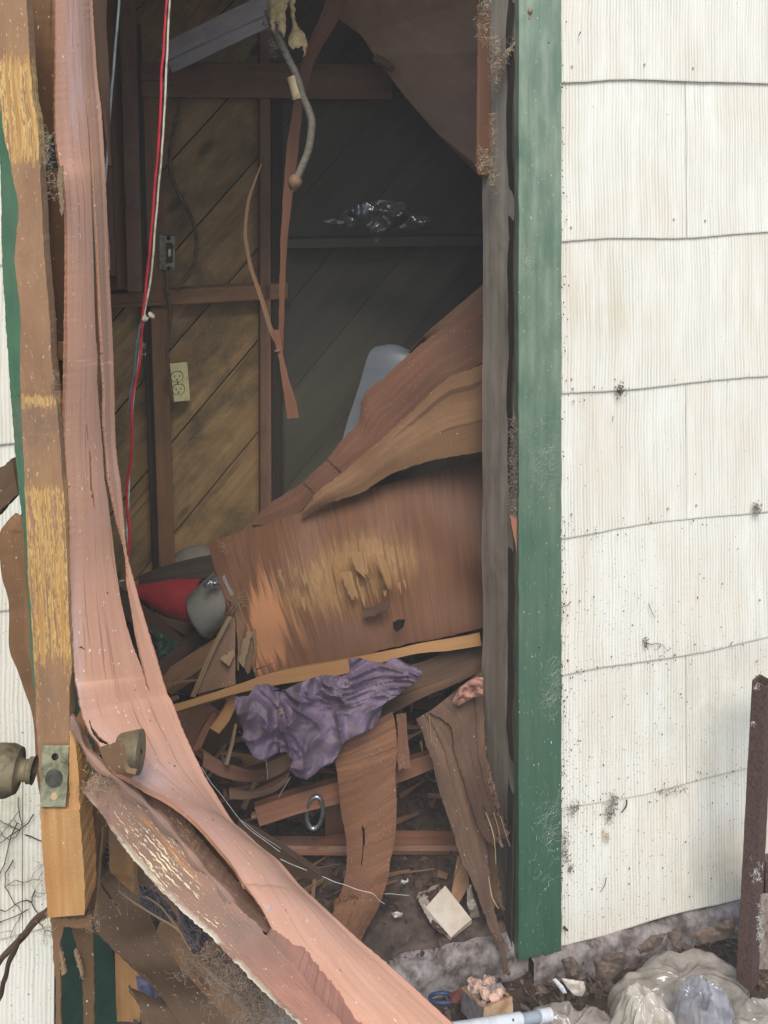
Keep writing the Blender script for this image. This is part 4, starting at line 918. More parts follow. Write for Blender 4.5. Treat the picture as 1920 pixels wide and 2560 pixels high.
# ------------------------------------------------------------------ lower middle: boards, curved veneer, torn ply
brd('H 86,850,1.72 330,772 575,700 800,640 1145,528,1.8','H 116,962,1.71 340,890 600,822 800,760 1150,618,1.79',mat='red_board',th=.03,nv=50,wob=.001,label='red-brown board slanting up to the right behind the curved veneer',cat='board')
slab('peg',V('H 65,905,1.72 95,890,1.72 100,910,1.72 70,918,1.72'),M['splint'],th=.01,label='small pale peg at the lower end of the slanting red-brown board',cat='peg')
brd('H 150,1020,1.80 500,1020 900,1022 1290,1020,1.86','H 170,1076,1.76 500,1078 900,1076 1290,1076,1.82',mat='stud_red',th=.01,nv=40,wob=.0008,label='top face of the level rail',cat='rail')
brd('H 170,1079,1.76 500,1080 900,1078 1290,1078,1.82','H 300,1132,1.762 600,1134 900,1130 1290,1130,1.822',mat='red_board',th=.035,nv=40,wob=.0008,label='level reddish rail crossing the doorway behind the curved veneer',cat='rail')
brd('H 500,700,1.84 505,1000 512,1420,1.84','H 640,700,1.84 642,1000 640,1420,1.84',mat='ply_red',th=.02,label='dark upright board behind the slanting and level boards',cat='board')
lathe('round_box',[(.002,.0),(.05,0),(.052,.005),(.052,.12),(.05,.122)],M['ply_red'],P(*pp('H',310,1050),1.95),(.2,.1,1),n=36,label='brown round container behind the slanting red-brown board',cat='container')
rg=[P(*pp('H',443+48*math.cos(t)*(1 if abs(math.sin(t))<2 else 1)+8*math.sin(t),880+95*math.sin(t)*(-1)),1.74) for t in [i/24*2*math.pi for i in range(25)]]
bm=bmesh.new(); addtube(bm,rg,.0045,8,cap=False); fin(bm,'metal_ring',M['steel'],label='oval shiny metal ring hanging under the slanting board',cat='ring')
cvh=[[pp('H',*q) for q in h] for h in (((722,900),(731,960),(742,1010),(736,1080),(728,1160),(716,1210),(722,1130),(727,1050),(725,980)),((930,505),(936,505),(948,580),(938,580)))]
sheet('curved_veneer',V('H 545,440,1.745 560,560 575,640 600,850 620,950 634,1050 636,1140 628,1230 605,1330 570,1420 550,1460 520,1560 500,1660,1.60'),V('H 905,280,1.76 925,400 930,520 922,640 928,760 926,900 915,1030 903,1120 888,1200 860,1320 820,1430 750,1560 700,1680,1.61'),M['curl'],th=.004,nu=40,nv=130,rows=True,bow=.012,jag=.0012,jend=.03,holes=cvh,
      disp=lambda u,v,p:-.012*math.sin(v*3.1),label='wide curved brown veneer hanging under the dark panel and bending down to the floor',cat='veneer')
sheet('curved_veneer',V('H 925,300,1.76 935,400 928,520 942,632,1.73'),V('H 985,290,1.765 990,400 1002,520 1016,628,1.73'),M['ply_red'],th=.004,nu=8,nv=40,jag=.001,jend=.04,label='short torn flap hanging at the right edge of the curved veneer',cat='veneer')
# torn plywood at the right, two long splintered pieces
sheet('torn_plywood',V('H 1045,325,1.74 1085,420 1120,520 1150,620 1200,820 1250,960 1300,1130 1350,1240 1400,1350 1460,1520 1530,1680 1585,1850,1.575'),V('H 1160,260,1.745 1300,400 1345,540 1385,700 1425,850 1450,1000 1465,1130 1480,1250 1500,1400 1530,1540 1560,1660 1602,1862,1.575'),M['torn'],th=.006,nu=18,nv=130,jag=.003,wob=.008,jend=.01,label='long torn brown plywood leaning to the sill with a sharp lower tip',cat='torn plywood')
sheet('torn_plywood',V('H 1120,285,1.735 1250,370 1275,520 1310,650 1355,780 1400,900 1450,1010 1520,1090,1.62'),V('H 1440,40,1.76 1446,300,1.74 1450,500,1.70 1484,640,1.66 1524,790,1.63 1548,880 1578,970 1602,1085,1.60'),M['torn'],th=.006,nu=26,nv=100,jag=.003,wob=.01,jend=.09,jf=9,label='broad torn brown plywood piece leaning against the jamb with a shredded lower end',cat='torn plywood')
sheet('torn_plywood',V('H 1400,900,1.70 1420,1050 1440,1200 1455,1330 1490,1400 1540,1450,1.64'),V('H 1450,1000,1.695 1500,1100 1520,1190 1545,1340 1560,1420 1592,1500,1.63'),M['dark_board'],th=.005,nu=14,nv=60,jag=.004,jend=.1,jf=8,wob=.008,label='middle splintered piece of torn plywood with frayed fibres at its end',cat='torn plywood')
for i,(a,b,lb) in enumerate((('H 1455,880,1.62 1500,1020 1515,1185,1.59','H 1460,880,1.62 1506,1020 1519,1190,1.59','upper hair-thin splinter beside the shredded plywood'),('H 1540,900,1.61 1570,1000 1598,1080,1.59','H 1544,900,1.61 1574,1000 1602,1082,1.59','outermost hair-thin splinter on the shredded plywood'),('H 1470,1260,1.60 1490,1380 1530,1450,1.58','H 1476,1260,1.60 1498,1380 1536,1452,1.58','lowest hair-thin splinter beside the shredded plywood'),('H 1500,880,1.62 1530,980 1545,1080,1.59','H 1503,880,1.62 1533,980 1548,1080,1.59','second hair-thin splinter from the jamb on the shredded plywood'))):
    sheet('splinter',V(a),V(b),M['splint'],th=.001,nu=2,nv=16,jag=.0004,label=lb,cat='splinter',group='thin splinters on the torn plywood')
for (a,lb) in (('H 1120,300,1.732 1150,620 1230,900 1330,1200,1.66','long pale crack edge down the torn plywood'),):
    tube('crack_splinter',V(a),.0009,M['splint'],n=40,seg=4,wob=.001,label='thin pale splinter lying along the long torn plywood',cat='splinter')
crumple('pink_insulation',pts('H 1250,230,1 1300,140,1 1350,100,1 1410,75,1 1445,80,1 1445,190,1 1380,200,1 1300,250,1'),1.72,M['pinkins'],amp=.02,fs=26,n=30,seed=2,label='pinkish torn insulation clump on top of the torn plywood at the jamb',cat='insulation')
slab('wood_wedge',V('H 1290,1130,1.72 1345,1190,1.71 1360,1310,1.7 1290,1430,1.68 1222,1560,1.66 1235,1470,1.67 1262,1300,1.7'),M['ply_tan'],th=.012,ga=75,label='narrow wooden wedge with a pointed foot behind the torn plywood',cat='wedge')
brd('H -10,925,1.55 100,1000 250,1100 480,1262,1.5','H -40,1040,1.54 150,1180 330,1265 470,1280,1.5',mat='dark_board',th=.01,label='grey-brown pointed board behind the pink skin, low in the doorway',cat='board')
sheet('shirt_rag',V('H 330,1145,1.86 320,1200 330,1290,1.85'),V('H 470,1140,1.86 480,1200 470,1300,1.85'),M['blue_white'],th=.002,nu=20,nv=30,wob=.05,bow=.03,label='crumpled pale blue rag behind the level rail',cat='rag')
brd('H 1070,980,1.98 1130,985 1200,990,1.98','H 1075,998,1.97 1130,1003 1200,1006,1.97',mat='grey_wood',th=.01,nv=6,label='short pale stick on the floor seen above the level rail',cat='stick')
lathe('paint_can',[(.002,0),(.055,0),(.055,.16),(.05,.165),(.048,.15)],M['black'],Vector((.21,2.12,.04)),(0,0,1),n=36,label='black can standing in the dark behind the level rail',cat='can')
# things on the sill
sheet('white_block',V('H 1100,1440,1.655 1215,1312,1.70'),V('H 1250,1618,1.618 1372,1512,1.645'),M['paper'],th=.014,nu=10,nv=8,jag=.0008,wob=.002,label='stained white block lying tilted on the dirty sill',cat='block')
crumple('crumpled_paper',pts('H 1040,1390,1 1060,1350,1 1110,1340,1 1140,1305,1 1200,1310,1 1210,1350,1 1160,1400,1 1120,1420,1 1150,1500,1 1220,1580,1 1240,1612,1 1190,1600,1 1140,1560,1 1080,1450,1'),lambda x,y:1.566*F/(y-HY)-.015,plain('brown_striped_paper',S(176,160,144),.8,c2=S(70,52,42),sc_=50,a=.48,b=.52,bump=.4),amp=.02,fs=24,n=46,seed=5,label='crumpled brown and white paper against the white block',cat='paper')
crumple('paper_scrap',pts('H 948,1300,1 955,1275,1 985,1285,1 995,1262,1 1000,1290,1 975,1305,1'),1.72,M['pvc'],amp=.01,fs=30,n=14,seed=5,label='tiny bright white paper scrap on the floor litter',cat='paper scrap')
crumple('plastic_scrap',pts('H 895,1475,1 930,1465,1 968,1475,1 960,1500,1 915,1508,1'),1.655,M['film_pale'],amp=.01,fs=30,n=16,seed=7,label='flat milky plastic scrap lying on the sill behind the curved veneer',cat='plastic scrap')
crumple('plastic_wisp',pts('H 1345,1330,1 1370,1300,1 1385,1380,1 1410,1440,1 1425,1500,1 1370,1510,1 1345,1430,1'),1.665,M['film'],amp=.02,fs=20,n=30,seed=9,label='wisp of clear plastic behind the torn plywood on the sill',cat='plastic wisp')
for (a,b,lb) in (('H 770,1560,1.66 800,1500 830,1460,1.69','H 830,1700,1.63 835,1620 850,1500,1.67','short brown veneer end standing at the foot of the curved veneer'),('H 810,1480,1.69 840,1560 870,1640,1.66','H 850,1470,1.69 900,1560 945,1640,1.66','dark narrow lath lying on the sill right of the curved veneer')):
    brd(a,b,mat='dark_board' if 'lath' in lb else 'ply_red',th=.005,label=lb,cat='wood scrap',name='wood_scrap')
tube('twig',V('H 840,1640,1.64 960,1650 1100,1668,1.62'),.0022,M['dark_board'],n=16,seg=5,wob=.002,label='thin brown twig lying flat on the sill top',cat='twig')
tube('twig',V('H 945,1552,1.69 1000,1500 1070,1440,1.72'),.0026,M['black'],n=16,seg=5,wob=.002,label='black twig slanting on the floor beside the crumpled paper',cat='twig')
# floor litter: nobody could count it
def litter(name,reg,n,mats,size,label,zf,flat=.5,seed=1,**kw):
    rnd=random.Random(seed); bm=bmesh.new()
    for _ in range(n):
        s=rnd.uniform(reg[0],reg[1]); d=rnd.uniform(reg[2],reg[3]); p=W(s,d,0); p.z=zf(p)+rnd.random()*size*.5
        sx=size*rnd.uniform(.35,1.3); sy=sx*rnd.uniform(.1,.7); k=rnd.randint(4,7)
        Rm=Matrix.Rotation(rnd.random()*6.28,3,'Z')@Matrix.Rotation(rnd.gauss(0,flat),3,'X')@Matrix.Rotation(rnd.gauss(0,flat),3,'Y')
        c=bm.verts.new(p+Vector((0,0,sx*.2*rnd.random())))
        ring=[bm.verts.new(p+Rm@Vector((math.cos(i/k*6.28)*sx*rnd.uniform(.6,1),math.sin(i/k*6.28)*sy*rnd.uniform(.6,1),rnd.uniform(-.2,.25)*sx))) for i in range(k)]
        for i in range(k): bm.faces.new([c,ring[i],ring[(i+1)%k]])
    return fin(bm,name,mats,label=label,smooth=False,**kw)
litter('floor_debris',(-.75,.26,.12,.9),3600,M['dark_board'],.011,'dark crumbs, splinters and dirt strewn over the shed floor',lambda p:.036,seed=3,kind='stuff',cat='debris')
litter('floor_dirt',(-.5,.27,.01,.4),1200,M['concrete_floor'],.007,'fine grit and crumbs on the concrete sill',lambda p:.038,seed=5,kind='stuff',cat='grit')
rnd=random.Random(77); bm=bmesh.new(); uvl=bm.loops.layers.uv.new('UVMap')
for i in range(210):
    px_=rnd.uniform(430,1190); py_=rnd.uniform(1640,2240)
    Yf_=1.566*F/(py_-HY); Y_=min(rnd.uniform(1.86,2.2),Yf_-.02)
    c=P(px_,py_,Y_); a=rnd.gauss(.35,.9); ax=(U*math.cos(a)+Vector((0,0,math.sin(a)*.6))+N*rnd.uniform(-.6,.6)).normalized(); ln=rnd.uniform(.02,.13); w_=rnd.uniform(.001,.007)
    sx=ax.cross(N).normalized()*w_; uy=ax.cross(sx).normalized()*w_*.5
    q=[]
    for e,f_ in ((-ln/2,1),(ln/2,rnd.uniform(.1,1))): q+=[c+ax*e-sx*f_-uy*f_,c+ax*e+sx*f_-uy*f_,c+ax*e+sx*f_+uy*f_,c+ax*e-sx*f_+uy*f_]
    if any(v.z<.036 for v in q): continue
    boxv(bm,q,uvl)
bmesh.ops.recalc_face_normals(bm,faces=bm.faces)
fin(bm,'splinter_litter',M['ply_tan'],kind='stuff',label='small splinters and slivers scattered through the dark pile',cat='splinters',smooth=False)
# heap of boards in the dark that carries the pile
rnd=random.Random(12)
bm=bmesh.new(); uvl=bm.loops.layers.uv.new('UVMap')
for i in range(46):
    s=rnd.uniform(-.72,.5); d=rnd.uniform(.5,.88); z=rnd.uniform(.05,.42); a=rnd.uniform(-.7,.7); ln=rnd.uniform(.15,.45); ax=(U*math.cos(a)+Vector((0,0,math.sin(a)))+N*rnd.uniform(-.4,.4)).normalized()
    c=W(s,d,z); sx=ax.cross(N).normalized()*rnd.uniform(.015,.05); uy=ax.cross(sx).normalized()*rnd.uniform(.004,.012)
    q=[]
    for e in (-ln/2,ln/2): q+=[c+ax*e-sx-uy,c+ax*e+sx-uy,c+ax*e+sx+uy,c+ax*e-sx+uy]
    if any(v.z<.03 or px_of(v)[1]<1330 for v in q): continue
    boxv(bm,q,uvl)
bmesh.ops.recalc_face_normals(bm,faces=bm.faces)
fin(bm,'debris_heap',M['dark_board'],kind='stuff',label='heap of dark broken boards in the shadow under the leaning sheets',cat='debris heap',smooth=False)

# ------------------------------------------------------------------ the broken door
door=thing('door',P(110,2330,.78),'broken door edge with worn brown paint, green rim, tarnished latch and peeled skin','door')
XL=pts('A -70,-60,1 -30,500,1 0,1000,1 12,1500,1 40,2000,1 50,2133,1 ; D 60,300,1 85,600,1 115,900,1 142,1150,1 160,1450,1 175,1700,1 190,2000,1 ; G 203,150,1 212,330,1 225,480,1 238,780,1 240,862,1')
XR=pts('A 150,-60,1 172,300,1 192,560,1 220,720,1 232,900,1 246,1200,1 262,1500,1 290,1800,1 308,2133,1 ; D 325,280,1 345,480,1 362,700,1 378,900,1 390,1150,1 402,1450,1 412,1700,1 424,1950,1 ; G 412,150,1 412,330,1 412,480,1 412,780,1 412,862,1')
YD=.78
for L_ in (XL,XR):
    for q in L_: q[2]=YD
def lerp_tab(t,v):
    for i in range(len(t)-1):
        if t[i][0]<=v<=t[i+1][0]: return t[i][1]+(t[i+1][1]-t[i][1])*(v-t[i][0])/(t[i+1][0]-t[i][0])
    return t[0][1] if v<t[0][0] else t[-1][1]
GT=[(0,-20),(270,0),(330,8),(420,28),(545,54),(600,36),(680,34),(740,52),(860,50),(1000,52),(1170,60),(1330,66),(1415,70),(1500,76),(1650,84),(1800,92),(1850,88),(1900,80),(2000,70)]
def greenf(x,y,u,v): return .5+(sum(lerp_tab(GT,y+o_) for o_ in (-60,-40,-20,0,20,40,60))/7-x)/26
def wearf(x,y,u,v):
    w_=0
    for a,b,k in ((165,385,.95),(700,712,.0),(995,1012,1.0),(1150,1250,.35),(1230,1640,.82),(1640,1800,.45)):
        e_=25 if b-a<60 else 70
        if a-e_<y<b+e_: w_=max(w_,k*min(1,(y-a+e_)/e_,(b+e_-y)/e_))
    return w_
sheet('stile',[P(*q) for q in XL],[P(*q) for q in XR],M['stile'],th=.014,nu=26,nv=420,rows=False,jag=.0006,wob=.002,attr={'green':greenf,'wear':wearf,'dirt':lambda x,y,u,v:.75*gs(x,y,100,1060,80,70)+.4*gs(x,y,110,1740,60,60)+.3*gs(x,y,100,600,80,150)},parent=door)
# green outer skin running back to the hinges
sheet('outer_skin',[P(14,-40,.8),P(60,700,.8),P(100,1500,.8),P(112,1990,.8)],[W(sL+.02,-.04,2.0),W(sL+.02,-.04,1.3),W(sL+.02,-.04,.6),W(sL+.02,-.04,.3)],M['green_dark'],th=.003,nu=10,nv=40,parent=door)
# split raw block under the latch
sheet('raw_block',V('G 410,395,.776 418,480,.776 238,846,.776 245,1000,.776 262,1250,.776 285,1505,.776'),V('G 455,470,.776 466,640,.776 470,850,.776 482,1050,.776 498,1270,.776 500,1487,.776'),M['block'],th=.0305,nu=4,nv=6,parent=door) if 0 else None
sheet('raw_block',V('G 238,862,.777 245,1000 262,1250 285,1505,.777'),V('G 472,862,.777 484,1050 500,1270 502,1487,.777'),M['block'],th=.03,nu=12,nv=60,jag=.0008,wob=.0015,parent=door)
sheet('raw_block',V('G 412,400,.777 412,600 412,862,.777'),V('G 448,470,.777 464,640 472,862,.777'),M['block'],th=.03,nu=6,nv=40,jag=.0012,wob=.0015,parent=door)
sheet('core_panel',V('G 470,480,.80 500,700 520,1000 527,1350 500,1540,.80'),V('G 490,500,.86 640,880 600,1180 570,1400 548,1530,.84'),M['skin_back'],th=.003,nu=8,nv=40,parent=door)
sheet('core_panel',V('G 605,960,.835 590,1150 572,1380 545,1535,.82'),V('G 612,962,.835 597,1150 579,1380 556,1545,.82'),M['splint'],th=.003,nu=2,nv=40,jag=.0008,parent=door)
# latch
lp=sheet('latch_plate',V('G 248,492,.7745 244,670 240,845,.7745'),V('G 405,492,.7745 400,670 388,845,.7745'),M['plate'],th=.0025,nu=14,nv=24,wob=.0015,jag=.0004,parent=door)
c=P(*pp('G',320,672),.7742)
bm=bmesh.new(); bmesh.ops.create_cone(bm,cap_ends=True,segments=28,radius1=.0083,radius2=.0078,depth=.004,matrix=Matrix.Translation(c)@Matrix.Rotation(math.pi/2,4,'X')); fin(bm,'latch_bolt',M['bolt'],lp,smooth=False)
for (x,y,mt) in ((326,548,'black'),(322,784,'brick_wood')):
    bm=bmesh.new(); bmesh.ops.create_cone(bm,cap_ends=True,segments=16,radius1=.0031,radius2=.0031,depth=.0012,matrix=Matrix.Translation(P(*pp('G',x,y),.7742))@Matrix.Rotation(math.pi/2,4,'X')); fin(bm,'screw_hole',M[mt],lp,smooth=False)
# knobs: outside one at the left edge of the view, inside one to the right
lathe('door_knob',[(.002,-.05),(.016,-.05),(.0185,-.047),(.0205,-.035),(.0215,-.02),(.021,-.008),(.0185,-.0015),(.018,0),(.0105,.001),(.0085,.004),(.009,.008),(.0105,.009),(.0105,.013),(.0115,.014)],M['brass'],P(*pp('G',112,630),.79),(1,.05,-.03),n=40,parent=door)
lathe('door_knob',[(.008,-.004),(.008,.0),(.0135,.001),(.0148,.003),(.0168,.020),(.0168,.0215),(.0155,.022),(.002,.022)],M['brass'],P(*pp('G',690,530),.745),(1,.02,.06),n=40,parent=door)
sheet('torn_fragment',V('G 585,500,.715 610,560 640,600 680,640 775,682,.70'),V('G 710,475,.70 722,520 728,590 750,640 802,655,.695'),M['ply_tan'],th=.004,nu=8,nv=24,jag=.001,parent=door)
# inner layers between stile and peeled skin
sheet('core_strip',V('A 170,-60,.80 178,150 205,330 222,480 222,600 205,705,.80'),V('A 335,-60,.86 330,150 325,330 326,480 326,640 322,800,.86'),M['skin_back'],th=.002,nu=16,nv=60,bow=-.022,jag=.0006,parent=door)
sheet('core_strip',V('A 300,1060,.80 268,1180 262,1330 285,1500 310,1700 332,1900 345,2133,.80 ; D 345,0 350,150 352,300 345,390 365,640 372,900,.80'),V('A 430,985,.83 425,1150 412,1330 402,1500 398,1700 392,1900 384,2133,.84 ; D 386,0 384,150 380,300 384,390 388,640 392,900,.83'),M['skin_back'],th=.002,nu=14,nv=110,bow=-.012,jag=.0005,parent=door)
sheet('core_strip',V('A 345,1000,.79 340,1100 352,1180 358,1240 366,1280,.79'),V('A 368,980,.79 370,1080 374,1160 376,1220 370,1280,.79'),M['splint'],th=.002,nu=4,nv=30,jag=.0015,parent=door)
sheet('core_strip',V('D 372,900,.80 385,1200 398,1500 408,1800 425,2050,.80 ; G 425,150 432,300 412,400,.79'),V('D 408,700,.82 412,1200 418,1500 425,1800 440,2080,.82 ; G 455,280 470,345,.80'),M['skin_back'],th=.002,nu=4,nv=60,parent=door)
# the peeled inner skin, split by a long tear and swept down to the right
def rowskin():
    Ls=pts('A 325,-60,.83 326,350 328,700 350,930 385,1060 402,1300 398,1600 388,1900 384,2133,.79 ; D 384,150 382,400 386,620 396,800 407,980 412,1200 416,1500 424,1750 438,2000,.785 ; G 452,150 478,300 520,400 575,480 620,560 660,640 770,700 860,752 960,800 1060,862 1150,935 1225,1010 1300,1095 1370,1180 1440,1290 ; H 40,1320 130,1450 200,1590 260,1690 330,1780 450,1950 560,2060 620,2133 700,2260,.72')
    Rs=pts('A 540,-60,.88 575,420 604,650 622,900 640,1200 648,1420 655,1700 662,1950 667,2133,.87 ; D 668,150 676,350 686,560 700,700 724,860 738,1050 750,1240 775,1360 800,1455 830,1570 880,1740 930,1900 985,2090,.84 ; G 1020,240 1080,390 1120,480 1160,560 1210,660 1262,745 1325,845 1385,935 1450,990 1540,1075 1659,1170,.80 ; H 350,1300 450,1390 550,1480 700,1620 850,1750 1000,1890 1130,2010 1265,2133 1380,2230,.74')
    return Ls,Rs
Ls,Rs=rowskin()
def hp(s): return [q[:2] for q in pts(s,1)]
holes=[hp('A 505,560 512,620 538,820 550,1000 562,1200 575,1400 585,1600 598,1900 612,2133 ; D 614,0 608,100 622,300 620,500 640,700 648,820 665,900 690,1020 712,1120 742,1230 755,1300 760,1420 790,1600 812,1750 840,1880 862,1980 892,2092 870,2055 835,1930 790,1820 750,1690 720,1560 700,1440 685,1330 668,1180 652,1050 640,950 618,820 608,640 600,560 588,420 575,250 578,100 570,0 ; A 572,2133 560,1800 556,1600 545,1300 536,1000 525,820'),
       hp('D 528,640 545,700 552,860 562,930 568,1005 556,985 548,905 537,890 532,760'),
       hp('D 512,480 522,530 528,590 520,600 514,540'),
       hp('G 526,320 545,372 590,432 650,474 636,480 590,462 552,420 534,370')]
sheet('peeled_skin',[P(*q) for q in Ls],[P(*q) for q in Rs],M['skin'],th=.0028,nu=150,nv=820,rows=False,jag=.0008,wob=.003,holes=holes,attr={'rim':lambda x,y,u,v:1.0 if (u<.012 or u>.988) else 0,'scuff':lambda x,y,u,v:min(1,.8*gs(x,y,190,160,24,210)+.7*gs(x,y,192,1650,14,170)+.7*gs(x,y,372,1950,60,40)+.5*gs(x,y,250,1900,30,60))},
      disp=lambda u,v,p:-.005*math.sin(math.pi*min(1,u*1.1)),parent=door)
# second layer behind the slit near the top
sheet('veneer_layer',V('A 548,-60,1.0 560,100 580,350 600,500 640,800 660,980,.99'),V('A 640,-60,1.02 630,100 640,300 650,500 655,800 662,990,1.0'),M['dark_board'],th=.003,nu=6,nv=40,jag=.001,parent=door)
sheet('veneer_layer',V('A 505,600,.93 545,900 590,1150 620,1400 640,1600,.93'),V('A 528,600,.935 570,900 612,1150 640,1350 652,1600,.93'),M['skin'],th=.002,nu=6,nv=60,jag=.0008,parent=door)
sheet('veneer_layer',V('D 640,840,.9 660,950 690,1080 720,1160 742,1240,.9'),V('D 664,900,.9 700,1010 728,1110 748,1180 756,1250,.9'),M['ply_tan'],th=.002,nu=4,nv=40,jag=.0008,parent=door)
# broken lower stile sweeping down to the right
SL=pts('G 490,745,.79 540,800 600,870 700,1020 780,1120 860,1215 950,1320 1050,1420 1150,1520 1250,1612 1330,1700 1420,1800 1540,1930 1660,2040 ; X 760,2580 800,2640,.70')
SRr=pts('G 600,600,.79 680,650 760,730 830,800 900,870 1000,980 1100,1095 1200,1215 1300,1325 1400,1430 1480,1502 1545,1560 ; H 150,1610 250,1720 340,1815 450,1960 600,2135 680,2230,.70')
def wf(x,y,u,v): return max(0,min(1,(1.1-abs(v-.33)*3.2)))*(.9 if u<.75 else .6)
sheet('broken_stile',[P(*q) for q in SL],[P(*q) for q in SRr],M['stub'],th=.03,nu=30,nv=260,jag=.0012,wob=.004,jstart=.012,
      attr={'wear':wf,'edge':lambda x,y,u,v:max(0,1-u*6)*(1 if v>.2 else .4),'orange':lambda x,y,u,v:math.exp(-((u-.78)/.06)**2-((v-.3)/.1)**2),'pink':lambda x,y,u,v:max(0,min(1,(v-.62)*5))*(1 if u>.15 else .2)},parent=door)
# lip along its upper edge and the tan layers behind
tube('broken_lip',V('G 418,300,.785 452,400 500,490 560,560 620,625 700,680 770,745 850,810 905,872 1000,978 1100,1092 1200,1210 1300,1322 1400,1425 1480,1498 1560,1600,.74'),lambda t:.0032+.0015*math.sin(t*40),M['stub'],n=140,seg=7,wob=.002,parent=door)
sheet('edge_band',V('G 412,310,.79 440,420 480,520 540,600 600,660 640,760,.80'),V('G 470,345,.79 520,450 570,540 640,630 700,700 740,760,.80'),M['ply_tan'],th=.004,nu=8,nv=50,jag=.0015,wob=.003,bow=.004,parent=door)
sheet('core_layer',V('G 770,705,.80 860,752 960,805 1060,865 1150,940 1225,1015 1300,1110 1370,1200 1440,1310 1500,1410,.78'),V('G 790,760,.83 900,860 1010,970 1110,1085 1210,1200 1300,1310 1380,1400 1460,1470 1520,1520 1560,1575,.79'),M['skin_back'],th=.003,nu=14,nv=80,bow=-.03,wob=.003,parent=door)
sheet('core_layer',V('G 520,840,.84 640,1000 760,1200,.86'),V('G 620,900,.86 700,1030 800,1190,.88'),M['skin_back'],th=.003,nu=8,nv=30,parent=door) if 0 else None
fuzz('dust_fibre',[(P(*pp('G',620,690),.775),.010,320,.006,Vector((.02,0,-.015))),(P(*pp('G',520,750),.775),.004,60,.006,Vector((.01,0,0))),(P(*pp('G',535,640),.80),.010,70,.008,Vector((0,0,.02))),(P(*pp('G',360,600),.773),.004,30,.008,Vector((0,0,.0))),
    (P(*pp('G',255,780),.774),.002,20,.008,Vector((0,0,.03))),(P(*pp('A',275,880),.775),.003,160,.005,Vector((0,0,.03))),(P(*pp('A',320,1090),.775),.003,70,.005,Vector((0,0,.03))),(P(*pp('D',320,270),.775),.002,60,.006,Vector((0,0,.02))),
    (P(*pp('G',540,1530),.79),.004,60,.005,Vector((0,0,-.02))),(P(*pp('G',265,1560),.79),.003,50,.006,Vector((0,0,.02)))],M['fibre'],.00018,kind='stuff',parent=door)
fuzz('dust_fibre',[(P(*pp('G',1450,1960),.735),.013,900,.009,Vector((.05,0,-.05))),(P(*pp('G',1560,2060),.73),.013,700,.009,Vector((.03,0,-.03))),(P(*pp('G',1340,1820),.745),.006,120,.007,Vector((.02,0,-.02))),(P(*pp('G',1290,1680),.75),.004,110,.007,Vector((.02,0,0)))],M['fibre_grey'],.0002,kind='stuff',parent=door)
fuzz('dust_fibre',[(P(*pp('D',605,330),.885),.0012,130,.008,Vector((.006,0,.10))),(P(*pp('D',632,600),.88),.001,90,.008,Vector((.008,0,.07))),(P(*pp('D',720,1080),.87),.002,20,.007,Vector((0,0,.02))),(P(*pp('D',700,1460),.84),.001,10,.005,Vector((0,0,.01))),
    (P(*pp('H',120,1330),.745),.002,8,.008,Vector((0,0,0))),(P(*pp('H',165,1450),.742),.0012,90,.003,Vector((0,0,0))),(P(*pp('G',1560,1600),.745),.004,60,.008,Vector((.01,0,-.01)))],M['web'],.00013,kind='stuff',parent=door)
# curled outer veneer on the far side, seen left of the stile
sheet('outer_curl',V('D 100,1030,.92 40,1090 0,1170 5,1400 45,1560 50,1820 100,1960 140,2080,.92 ; G 190,330 215,640 235,770,.90'),V('D 125,1030,.86 140,1150 158,1400 172,1600 182,1820 190,1960 194,2080,.86 ; G 212,330 225,640 240,775,.86'),M['skin_back'],th=.003,nu=16,nv=90,bow=-.02,wob=.004,jag=.0012,parent=door)
sheet('outer_curl',V('D -60,800,1.0 20,745 75,700,.98'),V('D -60,1080,1.0 10,1010 115,905,.98'),M['brownskin'],th=.01,nu=10,nv=20,wob=.005,jag=.002,parent=door)
# hanging splintered skins under the block
for (a,b,mt) in (('G 298,1508,.80 312,1700 326,1900 332,2200,.80','G 385,1545,.80 352,1680 356,1900 360,2200,.80','ply_tan'),('G 425,1550,.81 455,1700 490,1860 496,2200,.81','G 548,1548,.81 556,1700 558,1900 560,2200,.81','brownskin'),
                 ('G 438,1700,.80 460,1780 490,1860,.80','G 452,1700,.80 480,1780 494,1855,.80','splint'),('G 352,1700,.80 362,1790 368,1845,.80','G 362,1690,.80 382,1780 392,1830,.80','splint'),('G 340,1500,.79 420,1505 540,1500,.79','G 350,1545,.79 440,1560 548,1555,.79','ply_tan')):
    sheet('torn_lower_skin',V(a),V(b),M[mt],th=.003,nu=8,nv=40,jag=.0014,wob=.004,jend=.01,parent=door)
sheet('lower_outer_skin',V('G 352,1540,1.16 352,1800 354,2250,1.16'),V('G 560,1560,1.2 662,1650 700,2250,1.2'),M['green_dark'],th=.004,nu=10,nv=30,wob=.006,parent=door)
# ------------------------------------------------------------------ wreckage below the door
wreck='fallen door skins and slats at lower left'
sheet('fallen_skin',V('G 600,1230,1.2 560,1290 555,1420 560,1560 670,1690 800,1810 900,1910 1000,2040 1150,2250,1.0'),V('G 610,1225,1.2 700,1290 860,1420 900,1520 945,1610 1090,1780 1200,1900 1300,2010 1550,2250,1.0'),M['brownskin'],th=.004,nu=24,nv=90,wob=.01,jag=.0015,holes=[hp('G 588,1292 600,1290 650,1370 700,1440 738,1512 690,1445 640,1375')],label='largest brown door skin fallen slantwise below the broken latch edge',cat='door skin',group=wreck)
sheet('fallen_skin',V('G 760,1912,1.12 800,1960 830,2050 845,2250,1.08'),V('G 762,1910,1.12 940,1990 1030,2060 1200,2250,1.08'),M['brownskin'],th=.004,nu=14,nv=30,jag=.001,label='small pointed brown door skin at the bottom, beside the pale stud',cat='door skin',group=wreck)
